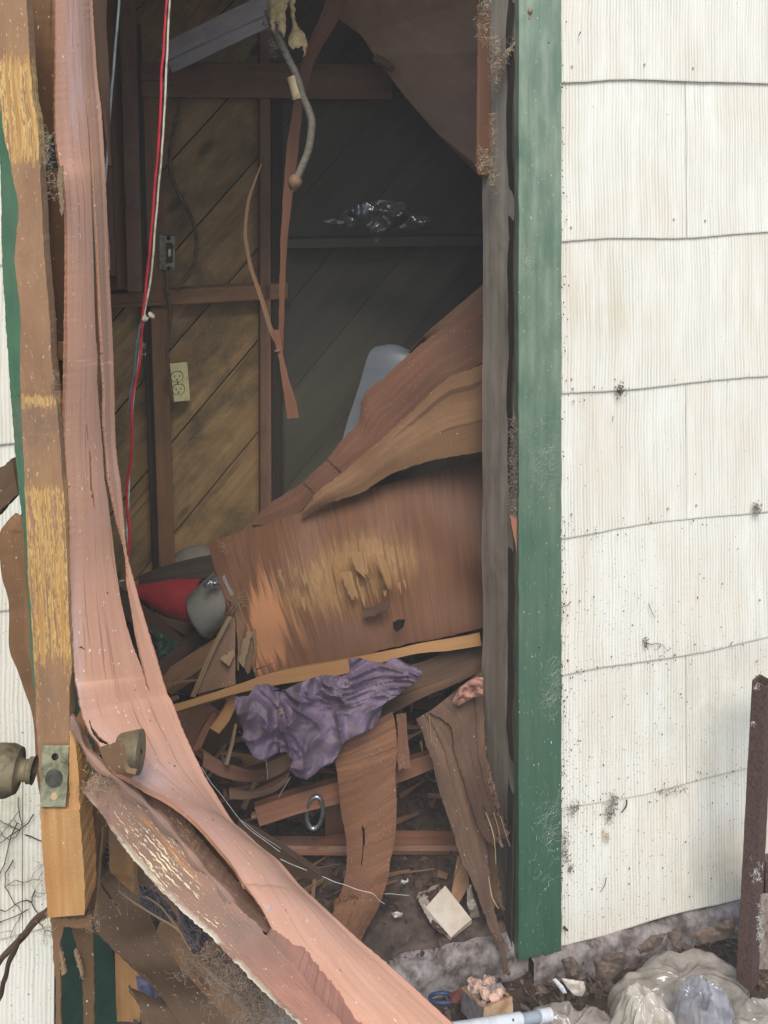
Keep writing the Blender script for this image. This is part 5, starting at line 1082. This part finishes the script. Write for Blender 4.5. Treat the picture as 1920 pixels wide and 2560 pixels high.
sheet('fallen_skin',V('G 925,1590,.98 990,1680 1060,1790 1150,1900 1250,2010 1420,2200,.86'),V('G 1000,1600,.98 1100,1720 1200,1850 1300,1960 1400,2060 1540,2200,.86'),M['skin_back'],th=.006,nu=14,nv=60,bow=.02,wob=.003,label='tan rolled strip lying between the fallen door skins',cat='door skin',group=wreck)
brd('G 1190,1770,.9 1300,1900 1420,2010 1490,2090,.82','G 1310,1700,.9 1400,1820 1460,1920 1560,2050,.82',mat='red_board',th=.01,nv=30,label='reddish slat under the broken lower stile',cat='slat')
tube('slat_edge',V('G 1190,1770,.885 1290,1870 1400,1980 1490,2075,.81'),.0022,M['splint'],n=30,seg=5,wob=.001,label='thin pale strip lying along the reddish slat',cat='strip')
brd('G 1165,1745,.88 1230,1720 1305,1685,.87','G 1172,1772,.88 1240,1745 1312,1708,.87',mat='ply_tan',th=.02,nv=10,label='short tan cross piece at the end of the reddish slat',cat='slat')
brd('G 820,1180,1.25 850,1300 1060,1600 1180,1740,1.05','G 900,1180,1.25 1010,1360 1150,1540 1260,1650,1.02',mat='stud_red',th=.006,nv=30,wob=.006,label='dark reddish skin in the shade under the broken stile',cat='skin')
crumple('grey_insulation',pts('G 820,1310,1 900,1330,1 1000,1420,1 1050,1500,1 1060,1560,1 960,1540,1 900,1480,1 830,1420,1'),1.0,M['purple_dk'],amp=.03,fs=30,n=40,seed=3,label='grey purple insulation clump in the gap left of the broken stile',cat='insulation')
crumple('grey_insulation',pts('G 1050,1440,1 1150,1500,1 1230,1580,1 1255,1620,1 1240,1680,1 1170,1740,1 1110,1680,1 1080,1560,1'),.92,M['purple_dk'],amp=.03,fs=26,n=40,seed=8,label='dark insulation wad just above the tan cross piece',cat='insulation')
crumple('blue_rag',pts('G 800,1840,1 880,1880,1 950,1990,1 880,1985,1 820,1940,1'),1.15,plain('blue_grey_cloth',S(104,104,128),.9,c2=S(66,66,84),sc_=60),amp=.02,fs=20,n=24,seed=8,label='blue grey rag showing behind the fallen skins',cat='rag')
fuzz('dry_grass',[(P(*pp('G',960,1400),.97),.014,90,.018,Vector((.05,0,-.04))),(P(*pp('G',1130,1740),.86),.008,60,.02,Vector((0,0,.03))),(P(*pp('G',660,1010),1.1),.009,90,.01,Vector((.02,0,0))),(P(*pp('G',620,1100),1.1),.008,30,.02,Vector((0,0,.06)))],M['fibre_grey'],.0003,kind='stuff',label='dry grass and dust threads caught in the wreckage left of the broken stile',cat='dry grass')
for (s_,r,lb) in (('G 705,1350,.9 800,1420 920,1500 1050,1580 1090,1640 1130,1700,.86',.0009,'longest thin splinter pointing up left from the wreckage'),('G 735,1345,.9 760,1380 800,1418,.9',.0005,'short thin splinter beside the longest one'),('G 860,1380,.9 940,1420 1010,1500 1060,1570 1110,1660,.86',.0008,'thin dusty stick under the broken stile')):
    tube('thin_stick',V(s_),r,M['splint'],n=30,seg=5,wob=.002,label=lb,cat='stick')
tube('branch',V('G 285,1465,.98 230,1500 150,1590 70,1680 0,1760 -80,1840,1.05'),lambda t:.005-.002*t,M['dark_board'],n=30,seg=7,wob=.003,label='brown branch reaching out left from under the split block',cat='branch')
tube('branch',V('G 130,1620,1.0 70,1720 30,1850 0,1960 -30,2040,1.05'),.0032,M['dark_board'],n=24,seg=6,wob=.003,label='thinner forked branch hanging below the brown branch',cat='branch')
# pale stud beside the left casing
brd('G 645,960,1.46 646,1100 650,1240,1.46','G 790,960,1.46 792,1100 790,1262,1.46',mat='stud_pale',th=.03,label='upper piece of pale stud behind the broken door edge',cat='stud')
brd('G 655,1240,1.48 665,1500 680,1700 688,2250,1.48','G 795,1262,1.48 800,1500 820,1800 832,2250,1.48',mat='stud_pale',th=.03,nv=30,label='lower length of pale stud beside the green trim at bottom left',cat='stud')
# vines and stains on the left siding
bm=bmesh.new(); rnd=random.Random(4)
def vine(p,ang,ln,r,dep):
    q=[p]
    for k in range(9):
        ang+=rnd.gauss(0,.35); s,z=q[-1]; q.append((s+math.cos(ang)*ln/9,z+math.sin(ang)*ln/9))
        if dep and rnd.random()<.22: vine(q[-1],ang+rnd.choice((-1,1))*rnd.uniform(.5,1.2),ln*.55,r*.6,dep-1)
    addtube(bm,[W(s,-.019,z) for s,z in q],r,4,taper=.4)
for (z,x,y,a,ln) in (('G',110,780,-1.6,.10),('G',105,930,-2.4,.2),('G',200,880,-2.0,.14),('G',150,1000,-.5,.1),('G',190,1400,2.2,.08),('G',170,1440,-2.8,.09),('G',80,1150,-2.0,.1),('G',210,1330,-2.6,.1),('F',925,1790,-.9,.04)):
    s,zq=sz(*pp(z,x,y),-.015); vine((s,zq),a,ln,.0011,3)
fin(bm,'dead_vine',M['dark_board'],kind='stuff',label='dead dark vine tracery clinging to the left shingles',cat='vine')
# ------------------------------------------------------------------ on and around the right wall
fuzz('hanging_fibre',[(P(*pp('B',1440,60),1.66),.006,200,.013,Vector((.01,0,.12))),(P(*pp('B',1500,300),1.66),.005,170,.012,Vector((0,0,.06))),(P(*pp('B',1515,430),1.66),.005,130,.012,Vector((0,0,.05))),(P(*pp('B',1580,340),1.64),.004,100,.011,Vector((.03,0,.03))),(P(*pp('B',1620,250),1.62),.003,90,.011,Vector((.03,0,.06))),
     (P(*pp('B',1445,950),1.68),.006,150,.012,Vector((0,0,.04))),(P(*pp('B',1490,860),1.68),.003,80,.013,Vector((.004,0,.12))),(P(*pp('B',1500,1060),1.68),.003,60,.012,Vector((.01,0,-.05)))],M['fibre'],.0006,kind='stuff',label='frayed tan fibres hanging down the right door jamb near the top',cat='fibre')
tube('hanging_strand',V('C 262,40,1.6 235,110 200,190 150,260 110,330,1.63'),lambda t:.0028+.0022*math.sin(t*23)**2,M['fibre'],n=50,seg=6,wob=.006,label='dusty strand slung from the green trim to the jamb',cat='strand')
sheet('pine_strip',V('B 1405,60,1.77 1406,400 1403,700 1402,950 1403,1040,1.77'),V('B 1500,60,1.73 1492,400 1485,700 1475,950 1450,1050,1.74'),M['pine'],th=.006,nu=8,nv=50,jag=.0018,jend=.02,wob=.002,label='raw reddish pine strip split on the inner side of the jamb',cat='wood strip')
sheet('pine_strip',V('F 130,1040,1.61 140,1100 160,1200 172,1290,1.61'),V('F 178,1040,1.61 185,1110 180,1180 176,1290,1.61'),M['pine'],th=.004,nu=5,nv=24,jag=.001,label='small raw wood patch at the trim edge halfway down',cat='wood patch')
fuzz('dust_web',[(P(*pp('F',150,650),1.61),.004,340,.009,Vector((0,0,.12))),(P(*pp('F',150,880),1.61),.004,260,.009,Vector((0,0,.1))),(P(*pp('F',160,1000),1.61),.003,60,.009,Vector((0,0,.02)))],M['fibre_grey'],.0005,kind='stuff',label='grey dusty web packed in the gap between jamb and trim',cat='dust web')
cw=[]
for (z,x,y,n_,r_) in (('C',210,1550,40,.012),('F',300,720,60,.03),('F',330,860,40,.03),('F',370,1960,30,.015),('F',300,600,24,.03),('I',360,250,40,.018),('I',350,1000,50,.03),('I',360,880,30,.025),('I',390,140,24,.015),('I',310,1250,14,.03)):
    s,zq=sz(*pp(z,x,y),-.022); cw.append((W(s,-.0235,zq),r_,n_,.025,Vector((.004,0,.004))))
bm=bmesh.new(); rnd=random.Random(3)
for c,rad,cnt,ln,st in cw:
    for _ in range(cnt):
        s=c+U*rnd.gauss(0,rad*.55)+Vector((0,0,rnd.gauss(0,rad))); a=rnd.uniform(-.5,1.9); q=[s]
        for k in range(5):
            a+=rnd.gauss(0,.3); q.append(q[-1]+(U*math.cos(a)+Vector((0,0,math.sin(a))))*ln*rnd.uniform(.1,.3))
        q=[W((p-Vector((0,YU,0))).dot(U),-.0235,p.z) for p in q if sOR+.004<(p-Vector((0,YU,0))).dot(U)<sR-.002]
        if len(q)>1: addtube(bm,q,.00008,3,cap=False,taper=.5)
fin(bm,'cobweb',M['web'],kind='stuff',label='fine white cobweb threads spread over the green trim',cat='cobweb')
# dirt tufts hanging on the shingles
def tuft(z,x,y,n_,r_,label,mat='fibre_grey',st=(0,0,.02)):
    s,zq=sz(*pp(z,x,y),-.02); fuzz('dirt_tuft',[(W(s,-.021,zq),r_*.6,n_,.005,Vector(st))],M[mat],.0008,seg=4,label=label,cat='dirt tuft',group='dirt tufts on the shingles')
tuft('F',780,290,70,.008,'brown dirt tuft under the third shingle line near the trim',mat='dark_board')
tuft('F',1590,1000,80,.008,'dirt tuft hanging at the right edge of the middle shingle line')
tuft('F',930,1790,24,.005,'small dark dirt tuft above the last but one shingle line',mat='dark_board')
tuft('I',730,860,140,.009,'largest brown dirt tuft under the lowest shingle line',st=(.01,0,.05))
tuft('I',505,860,50,.009,'curled dirt tuft on the lowest shingle line close to the trim')
tuft('I',1090,745,50,.007,'flat dirt tuft right of the largest one on the lowest shingle line',st=(.05,0,.01))
tuft('I',700,1020,40,.005,'orange-brown dirt tuft below the largest dirt tuft',mat='tape')
tuft('I',455,1080,60,.007,'reddish dead leaf tuft at the trim edge low down',mat='leaf',st=(0,0,.06))
tuft('I',490,1200,24,.005,'small dead leaf tuft under the reddish one',mat='leaf')
bm=bmesh.new()
for (s_,r) in (('I 820,805 818,840 790,880',.0018),('I 700,1265 690,1310 665,1350',.0009),('C 548,188 540,205 535,215',.0012),('I 450,1560 465,1572 472,1578',.003),('F 490,1548 470,1570 430,1585',.0008),('F 950,1560 970,1610 990,1645',.0007),('F 740,450 738,480 736,486',.0008)):
    q=[W(sz(a,b,-.02)[0],-.0205,sz(a,b,-.02)[1]) for a,b in [t[:2] for t in pts(s_,1)]]; addtube(bm,resample(q,10),r,5,taper=.6)
fin(bm,'bark_bits',M['dark_board'],kind='stuff',label='tiny bark bits and dry larvae cases stuck on the shingles',cat='bark bits')
# dark specks of dirt along trim / siding joint
bm=bmesh.new(); rnd=random.Random(9)
for i in range(620):
    t=rnd.random()
    if t<.5: x=1402+abs(rnd.gauss(0,9)); y=rnd.uniform(0,2340)
    elif t<.75: x=rnd.uniform(1410,1900); y=rnd.choice((978,1335,1680,2015))+rnd.gauss(6,14); y=330+(y-330)*Yp(1400)/Yp(x)
    else: x=rnd.uniform(1410,1900); y=rnd.uniform(1100,2300)
    if y<1300 and rnd.random()<.55: continue
    s,z=sz(x,y,-.018); r=rnd.uniform(.0006,.0024); p=W(s,-.0185,z)
    k=5; c=[bm.verts.new(p+(U*math.cos(i_/k*6.28)+Vector((0,0,math.sin(i_/k*6.28)*rnd.uniform(.6,2))))*r*rnd.uniform(.5,1)) for i_ in range(k)]
    tp=bm.verts.new(p-N*r*.8)
    for i_ in range(k): bm.faces.new([c[i_],c[(i_+1)%k],tp])
fin(bm,'dirt_specks',M['dark_board'],kind='stuff',label='dark specks of dirt scattered on the shingles and along the trim joint',cat='dirt')

# ------------------------------------------------------------------ ground at the doorway
def gz(p): return g_h(p.x,p.y)
litter('leaf_litter',(-.2,1.3,-.45,-.005),3000,M['leaf'],.015,'brown dead leaves covering the ground at the foot of the wall',lambda p:gz(p)+.002,flat=.45,seed=11,kind='stuff',cat='leaf litter')
litter('soil_crumbs',(-.2,1.3,-.45,-.005),2500,M['soil'],.009,'dark soil crumbs and bark pieces among the leaves',lambda p:gz(p)+.01,flat=.8,seed=12,kind='stuff',cat='soil crumbs')
bm=bmesh.new(); rnd=random.Random(21)
for _ in range(200):
    p=W(rnd.uniform(-.1,1.1),rnd.uniform(-.35,-.02),0); p.z=gz(p)+rnd.uniform(.008,.03); a=rnd.random()*6.28; q=[p]
    for k in range(5): a+=rnd.gauss(0,.3); q.append(q[-1]+Vector((math.cos(a),math.sin(a),rnd.gauss(0,.2)))*rnd.uniform(.006,.02))
    addtube(bm,q,rnd.uniform(.0006,.0018),4,taper=.5)
fin(bm,'fine_twigs',M['dark_board'],kind='stuff',label='fine dry twigs lying in the leaf litter',cat='twigs')
def leaf(s_,d,label,seed=1):
    crumple('large_leaf',pts(s_,1),d,M['leaf'],amp=.02,fs=22,n=26,seed=seed,label=label,cat='leaf',group='large curled leaves at the foundation')
leaf('I 880,1680 960,1610 1060,1590 1150,1580 1140,1630 1105,1690 1080,1640 1050,1600 1030,1660 980,1700 900,1720',1.55,'broad curled dead leaf with jagged lobes against the foundation',2)
leaf('I 620,1740 700,1720 800,1700 850,1740 780,1830 700,1900 640,1860',1.53,'dark curled leaf left of the jagged one',3)
leaf('I 1180,1600 1290,1560 1380,1530 1460,1500 1470,1600 1380,1640 1270,1660',1.6,'grey crumpled leaf near the rusty post',4)
leaf('I 430,1750 500,1730 560,1800 540,1880 470,1860',1.53,'small reddish leaf under the end of the green trim',5)
crumple('paper_scrap',pts('I 430,1860,1 500,1870,1 570,1880,1 580,1930,1 560,1970,1 510,1965,1 470,1920,1'),1.5,M['paper'],amp=.012,fs=14,n=24,seed=3,label='pale grey paper scrap standing in the leaf litter',cat='paper scrap')
crumple('paper_scrap',pts('I 380,1870,1 400,1860,1 450,1910,1 470,1950,1 445,1955,1 410,1910,1'),1.5,M['pvc'],amp=.008,fs=20,n=20,seed=4,label='narrow white paper curl beside the grey scrap',cat='paper scrap')
# hollow block with rubble
bk=thing('rubble_block',P(*pp('K',1130,960),1.42),'pale wooden block with a hollow full of pinkish rubble on the ground','block')
A_=P(*pp('K',978,742),1.53); B_=P(*pp('K',1195,700),1.57); C_=P(*pp('K',1332,812),1.47); D_=P(*pp('K',1132,888),1.43); dn=Vector((0,0,-.042))
bm=bmesh.new(); uvl=bm.loops.layers.uv.new('UVMap')
ins_=[q.lerp((A_+B_+C_+D_)/4,.2) for q in (A_,B_,C_,D_)]
o4=[bm.verts.new(q) for q in (A_,B_,C_,D_)]; l4=[bm.verts.new(q+dn) for q in (A_,B_,C_,D_)]; i4=[bm.verts.new(q) for q in ins_]; j4=[bm.verts.new(q+dn*.5) for q in ins_]
for i in range(4):
    j=(i+1)%4
    bm.faces.new([o4[i],o4[j],l4[j],l4[i]]); bm.faces.new([o4[j],o4[i],i4[i],i4[j]]); bm.faces.new([i4[j],i4[i],j4[i],j4[j]])
bm.faces.new(l4); bm.faces.new(j4)
bmesh.ops.recalc_face_normals(bm,faces=bm.faces); bmesh.ops.subdivide_edges(bm,edges=bm.edges[:],cuts=8,use_grid_fill=True)
for v in bm.verts: v.co+=Vector((n3(v.co,40),n3(v.co,40,3),n3(v.co,40,6)))*.0025
fin(bm,'block_body',M['brick_wood'],bk)
sheet('grey_side',[A_+Vector((-.001,-.002,.0)),D_+Vector((-.001,-.002,0))],[A_+dn+Vector((-.001,-.002,0)),D_+dn+Vector((-.001,-.002,0))],M['block_side'],th=.001,nu=6,nv=12,smooth=False,parent=bk)
rnd=random.Random(5)
for i in range(26):
    u,v=rnd.random(),rnd.random(); q=ins_[0].lerp(ins_[1],u).lerp(ins_[3].lerp(ins_[2],u),v)+Vector((0,0,rnd.uniform(-.006,.012)))
    bm=bmesh.new(); r=rnd.uniform(.004,.012); bmesh.ops.create_icosphere(bm,subdivisions=2,radius=r,matrix=Matrix.Translation(q)@Matrix.Rotation(rnd.random()*6,4,'Z')@Matrix.Diagonal((1,rnd.uniform(.5,.9),rnd.uniform(.5,.8),1)))
    for w_ in bm.verts: w_.co+=(w_.co-q)*n3(w_.co,140,i)*.9
    fin(bm,'rubble_chunk',M['chunk'] if i%3 else M['block_side'],bk,smooth=False)
# blue lid, red scrap, white pipe
lid=[]
bm=bmesh.new(); cc=P(*pp('K',848,815),1.5); addtube(bm,[cc+Vector((math.cos(t)*.0235,math.sin(t)*.02,-math.sin(t)*.012)) for t in [i/32*2*math.pi for i in range(33)]],.003,8,cap=False); fin(bm,'blue_ring',M['blue'],label='blue plastic ring in the litter left of the rubble block',cat='ring')
slab('red_scrap',V('K 890,785,1.5 955,760,1.5 975,730,1.51 985,790,1.5 960,835,1.48 905,830,1.48'),M['redscrap'],th=.004,ga=20,label='dark red scrap wedged between the blue ring and the block',cat='scrap')
pipe=thing('white_pipe',P(*pp('K',1400,960),1.36),'white plastic pipe with a screwed joint lying along the bottom edge','pipe')
pa,pb,pc=P(*pp('K',860,1050),1.30),P(*pp('K',1385,966),1.36),P(*pp('K',1590,930),1.39)
tube('pipe_length',[pa,pa.lerp(pb,.5),pb],.0095,M['pvc'],n=20,seg=24,parent=pipe)
tube('pipe_end',[pb,pb.lerp(pc,.5),pc],.0078,plain('grey_pipe_plastic',S(150,158,166),.35,c2=S(120,126,132)),n=14,seg=24,parent=pipe)
tube('pipe_cap',[pb.lerp(pc,.62),pc],.0088,M['pvc'],n=6,seg=24,parent=pipe)
bm=bmesh.new(); bmesh.ops.create_uvsphere(bm,u_segments=10,v_segments=8,radius=.002,matrix=Matrix.Translation(P(*pp('K',1335,968),1.347))); fin(bm,'screw',M['bolt'],pipe)
# plastic sheets and bags on the ground
def bag(name,px,Yc,rx,ry,h,mat,label,cat,seed,fs=16,amp=.22,rot=0,flat=.5,nr=46,na=120,shade=None):
    """crumpled film lying on the ground: a low dome with sharp creases in all directions, open underneath"""
    X=(px-CX)/F*Yc; bm=bmesh.new(); uvl=bm.loops.layers.uv.new('UVMap'); zb=-.045; rings=[]
    for i in range(nr+1):
        r=i/nr; row=[]
        for k in range(na):
            a=2*math.pi*k/na; m_=1+.28*noise.noise(Vector((math.cos(a)*1.4,math.sin(a)*1.4,seed)))+.10*noise.noise(Vector((math.cos(a)*4,math.sin(a)*4,seed+2)))
            x=math.cos(a)*r*rx*m_; y=math.sin(a)*r*ry*m_; z=h*(max(0,1-r**2.2))**flat
            p=Vector((x,y,z)); n_=Vector((x/rx,y/ry,.6+z/h)).normalized(); q=(p+Vector((seed,seed*.7,0)))*fs
            w3=Vector((noise.noise(q*.5),noise.noise(q*.5+Vector((7,1,3))),noise.noise(q*.5+Vector((2,9,5)))))*.9
            d=0
            for k_,g in ((1.6,1),(3.4,.42),(7.0,.13)):      # folds run out from the gathered top
                qq=Vector((math.cos(a)*k_*(.5+.5*r),math.sin(a)*k_*(.5+.5*r),r*1.3*(k_**.4)+seed*3))+w3*.35
                d+=g*((1-min(1,abs(noise.noise(qq))*2.4))-.4)
            d=d*.6+.12*((1-min(1,abs(noise.noise((q+w3)*.9))*2.8))-.4)
            p=p+n_*d*amp*min(h,.08)*min(1,.35+1.6*r)*(1-.45*r**3)
            c,s=math.cos(rot),math.sin(rot); row.append(bm.verts.new((X+p.x*c-p.y*s,Yc+p.x*s+p.y*c,zb+max(0.002,p.z))))
        rings.append(row)
    for i in range(nr):
        for k in range(na):
            k2=(k+1)%na; vs=[rings[i][k],rings[i+1][k],rings[i+1][k2],rings[i][k2]]
            f=bm.faces.new(vs)
            for l in f.loops: l[uvl].uv=(l.vert.co.x+l.vert.co.z*.4,l.vert.co.y+l.vert.co.z)
    bmesh.ops.remove_doubles(bm,verts=rings[0],dist=.02); bmesh.ops.recalc_face_normals(bm,faces=bm.faces)
    return fin(bm,name,mat,label=label,cat=cat,auto=60)
bag('plastic_sheet',1700,1.565,.150,.080,.068,M['film'],'dusty translucent plastic sheet heaped at the foot of the rusty post','plastic sheet',3,fs=14,amp=.3,rot=.25,flat=.35)
bag('plastic_sheet',1430,1.46,.12,.07,.09,M['film'],'creased translucent plastic sheet spread right of the white pipe','plastic sheet',5,fs=16,amp=.3,rot=.1,flat=.4)
bag('plastic_bag',1612,1.44,.062,.055,.16,M['film_pale'],'knotted milky plastic bag in the middle of the ground plastic','plastic bag',7,fs=26,amp=.34,flat=.4)
bag('plastic_bag',1722,1.355,.072,.06,.185,M['film_pale'],'smooth rounded milky plastic bag at the bottom edge','plastic bag',11,fs=14,amp=.22,flat=.5)
bag('clear_wrap',1768,1.455,.062,.05,.165,film_mat('crisp_clear_wrap',S(206,206,214),.6,.08,S(140,140,150)),'crisp clear wrap bunched above the smooth milky bag','plastic wrap',13,fs=30,amp=.42,rot=-.6,flat=.5)
bag('plastic_offcut',1930,1.42,.085,.07,.15,M['film'],'clear plastic offcut bunched at the bottom right corner','plastic offcut',17,fs=12,amp=.25,flat=.3)
bag('green_scrap',1822,1.33,.02,.02,.15,plain('pale_green_plastic',S(120,142,126),.4,c2=S(90,110,98)),'pale green plastic scrap between the milky bag and the corner offcut','plastic scrap',19,fs=20,nr=16,na=40)
# rusty square tube frame
fr=thing('rusty_frame',P(*pp('I',1510,1890),1.56),'rusty square steel tube frame standing at the right edge, cobwebbed','steel frame')
def tubebox(name,a,b,wd,dp,open_top=False,mat=None):
    """hollow square tube from a (bottom) to b (top)"""
    ax=(b-a).normalized(); yaw=math.radians(-52); e1=Vector((math.cos(yaw),math.sin(yaw),0)); e2=Vector((-math.sin(yaw),math.cos(yaw),0))
    if abs(ax.z)<.5: e1=Vector((0,0,1)); e2=ax.cross(e1).normalized()
    bm=bmesh.new(); uvl=bm.loops.layers.uv.new('UVMap'); t=.003
    n_=40; rings=[]
    for i in range(n_+1):
        c=a+(b-a)*i/n_; rings.append([bm.verts.new(c+e1*x*wd/2+e2*y*dp/2+Vector((n3(c,60,x+y),0,n3(c,60,x-y)))*.0008) for x,y in ((-1,-1),(1,-1),(1,1),(-1,1))])
    inn=[[bm.verts.new(c+e1*x*(wd/2-t)+e2*y*(dp/2-t)) for x,y in ((-1,-1),(1,-1),(1,1),(-1,1))] for c in (a,b)]
    for i in range(n_):
        for k in range(4): bm.faces.new([rings[i][k],rings[i][(k+1)%4],rings[i+1][(k+1)%4],rings[i+1][k]])
    for k in range(4):
        bm.faces.new([rings[-1][k],rings[-1][(k+1)%4],inn[1][(k+1)%4],inn[1][k]]); bm.faces.new([rings[0][(k+1)%4],rings[0][k],inn[0][k],inn[0][(k+1)%4]]); bm.faces.new([inn[0][k],inn[0][(k+1)%4],inn[1][(k+1)%4],inn[1][k]])
    bmesh.ops.recalc_face_normals(bm,faces=bm.faces)
    return fin(bm,name,mat or M['rust'],fr,smooth=False)
bot=P(1868,2440,1.56)+Vector((0,0,-.01)); top=P(1908,1702,1.56)
tubebox('post',bot,top,.028,.028)
e=P(2120,1690,1.66)
tubebox('top_rail',top+Vector((.025,.012,-.04)),e,.036,.03)
m0=P(1905,2195,1.575); tubebox('lower_rail',m0,P(2150,2180,1.66),.075,.02)
sheet('gusset',[P(1900,2238,1.55),P(1900,2320,1.55),P(1896,2430,1.55)],[P(2020,2238,1.58),P(1950,2320,1.57),P(1930,2430,1.565)],M['rust_lt'],th=.006,nu=12,nv=30,jag=.004,wob=.01,parent=fr)
lf=[(P(*pp('I',1590,140),1.535),.002,14,.008,Vector((0,0,0))),(P(*pp('I',1570,345),1.535),.002,10,.007,Vector((0,0,0))),(P(*pp('I',1590,1240),1.54),.004,60,.008,Vector((0,0,.03))),(P(*pp('I',1612,1560),1.54),.003,80,.008,Vector((0,0,.08)))]
fuzz('dust_web',lf,M['web'],.0003,kind='stuff',parent=fr)
# cobweb strands in the doorway
for (s_,r,lb) in (('H 240,1160,1.5 420,1235 600,1305 720,1345 790,1365 820,1395 855,1420,1.55',.0005,'dusty cobweb strand hanging before the curved veneer'),('G 1190,610,1.2 1300,760 1440,940 1560,1040 1659,1110,1.2',.0003,'fine thread running down right of the pink skin'),('H 0,925,1.3 120,1010 240,1100,1.35',.0003,'fine thread over the dark pointed board'),('H 150,560,1.66 160,640 165,690,1.66',.0003,'short thread under the purple cloth'),('H 860,1363,1.6 940,1365 1000,1370,1.6',.0003,'faint thread right of the curved veneer'),('H 300,670,1.7 265,730 230,790,1.7',.0003,'thin thread beside the slanting board')):
    tube('cobweb_strand',V(s_),r,M['web'],n=40,seg=4,wob=.002,label=lb,cat='cobweb strand')
fuzz('cobweb_threads',[(P(*pp('A',1410,330),2.0),.008,30,.02,Vector((.06,0,.08))),(P(*pp('A',900,580),2.2),.006,12,.02,Vector((0,0,0))),(P(*pp('A',1130,575),2.2),.003,10,.02,Vector((.04,0,.01))),(P(*pp('A',745,460),1.9),.006,20,.015,Vector((0,0,.02))),(P(*pp('D',850,60),1.43),.002,20,.006,Vector((0,0,.02))),(P(*pp('J',600,60),1.96),.008,30,.01,Vector((.02,0,-.02)))],M['fibre'],.0004,kind='stuff',label='dusty cobweb threads dangling inside the shed',cat='cobweb')
tb=sheet('yellow_tab',V('G 1535,1480,.80 1545,1520 1540,1570,.80'),V('G 1570,1465,.80 1590,1520 1600,1570,.80'),M['tuft'],th=.002,nu=10,nv=20,holes=[hp('G 1562,1530 1578,1522 1576,1545 1562,1550')],label='yellow perforated tab poking out behind the pink skin',cat='tab')

# ------------------------------------------------------------------ added volume standing in for lens glare over the darks
bm=bmesh.new(); bmesh.ops.create_cube(bm,size=1,matrix=Matrix.Translation((0,0,.9))@Matrix.Diagonal((23,23,4.2,1)))
hz=fin(bm,'glare_haze',None,kind='stuff',smooth=False)
hm=bpy.data.materials.new('glare_volume'); hm.use_nodes=True; hn=hm.node_tree
for n_ in list(hn.nodes):
    if n_.type=='BSDF_PRINCIPLED': hn.nodes.remove(n_)
pv=hn.nodes.new('ShaderNodeVolumePrincipled'); pv.inputs['Color'].default_value=(.9,.9,.88,1); pv.inputs['Density'].default_value=.02
hn.links.new(pv.outputs[0],hn.nodes['Material Output'].inputs['Volume']); hz.data.materials.clear(); hz.data.materials.append(hm)
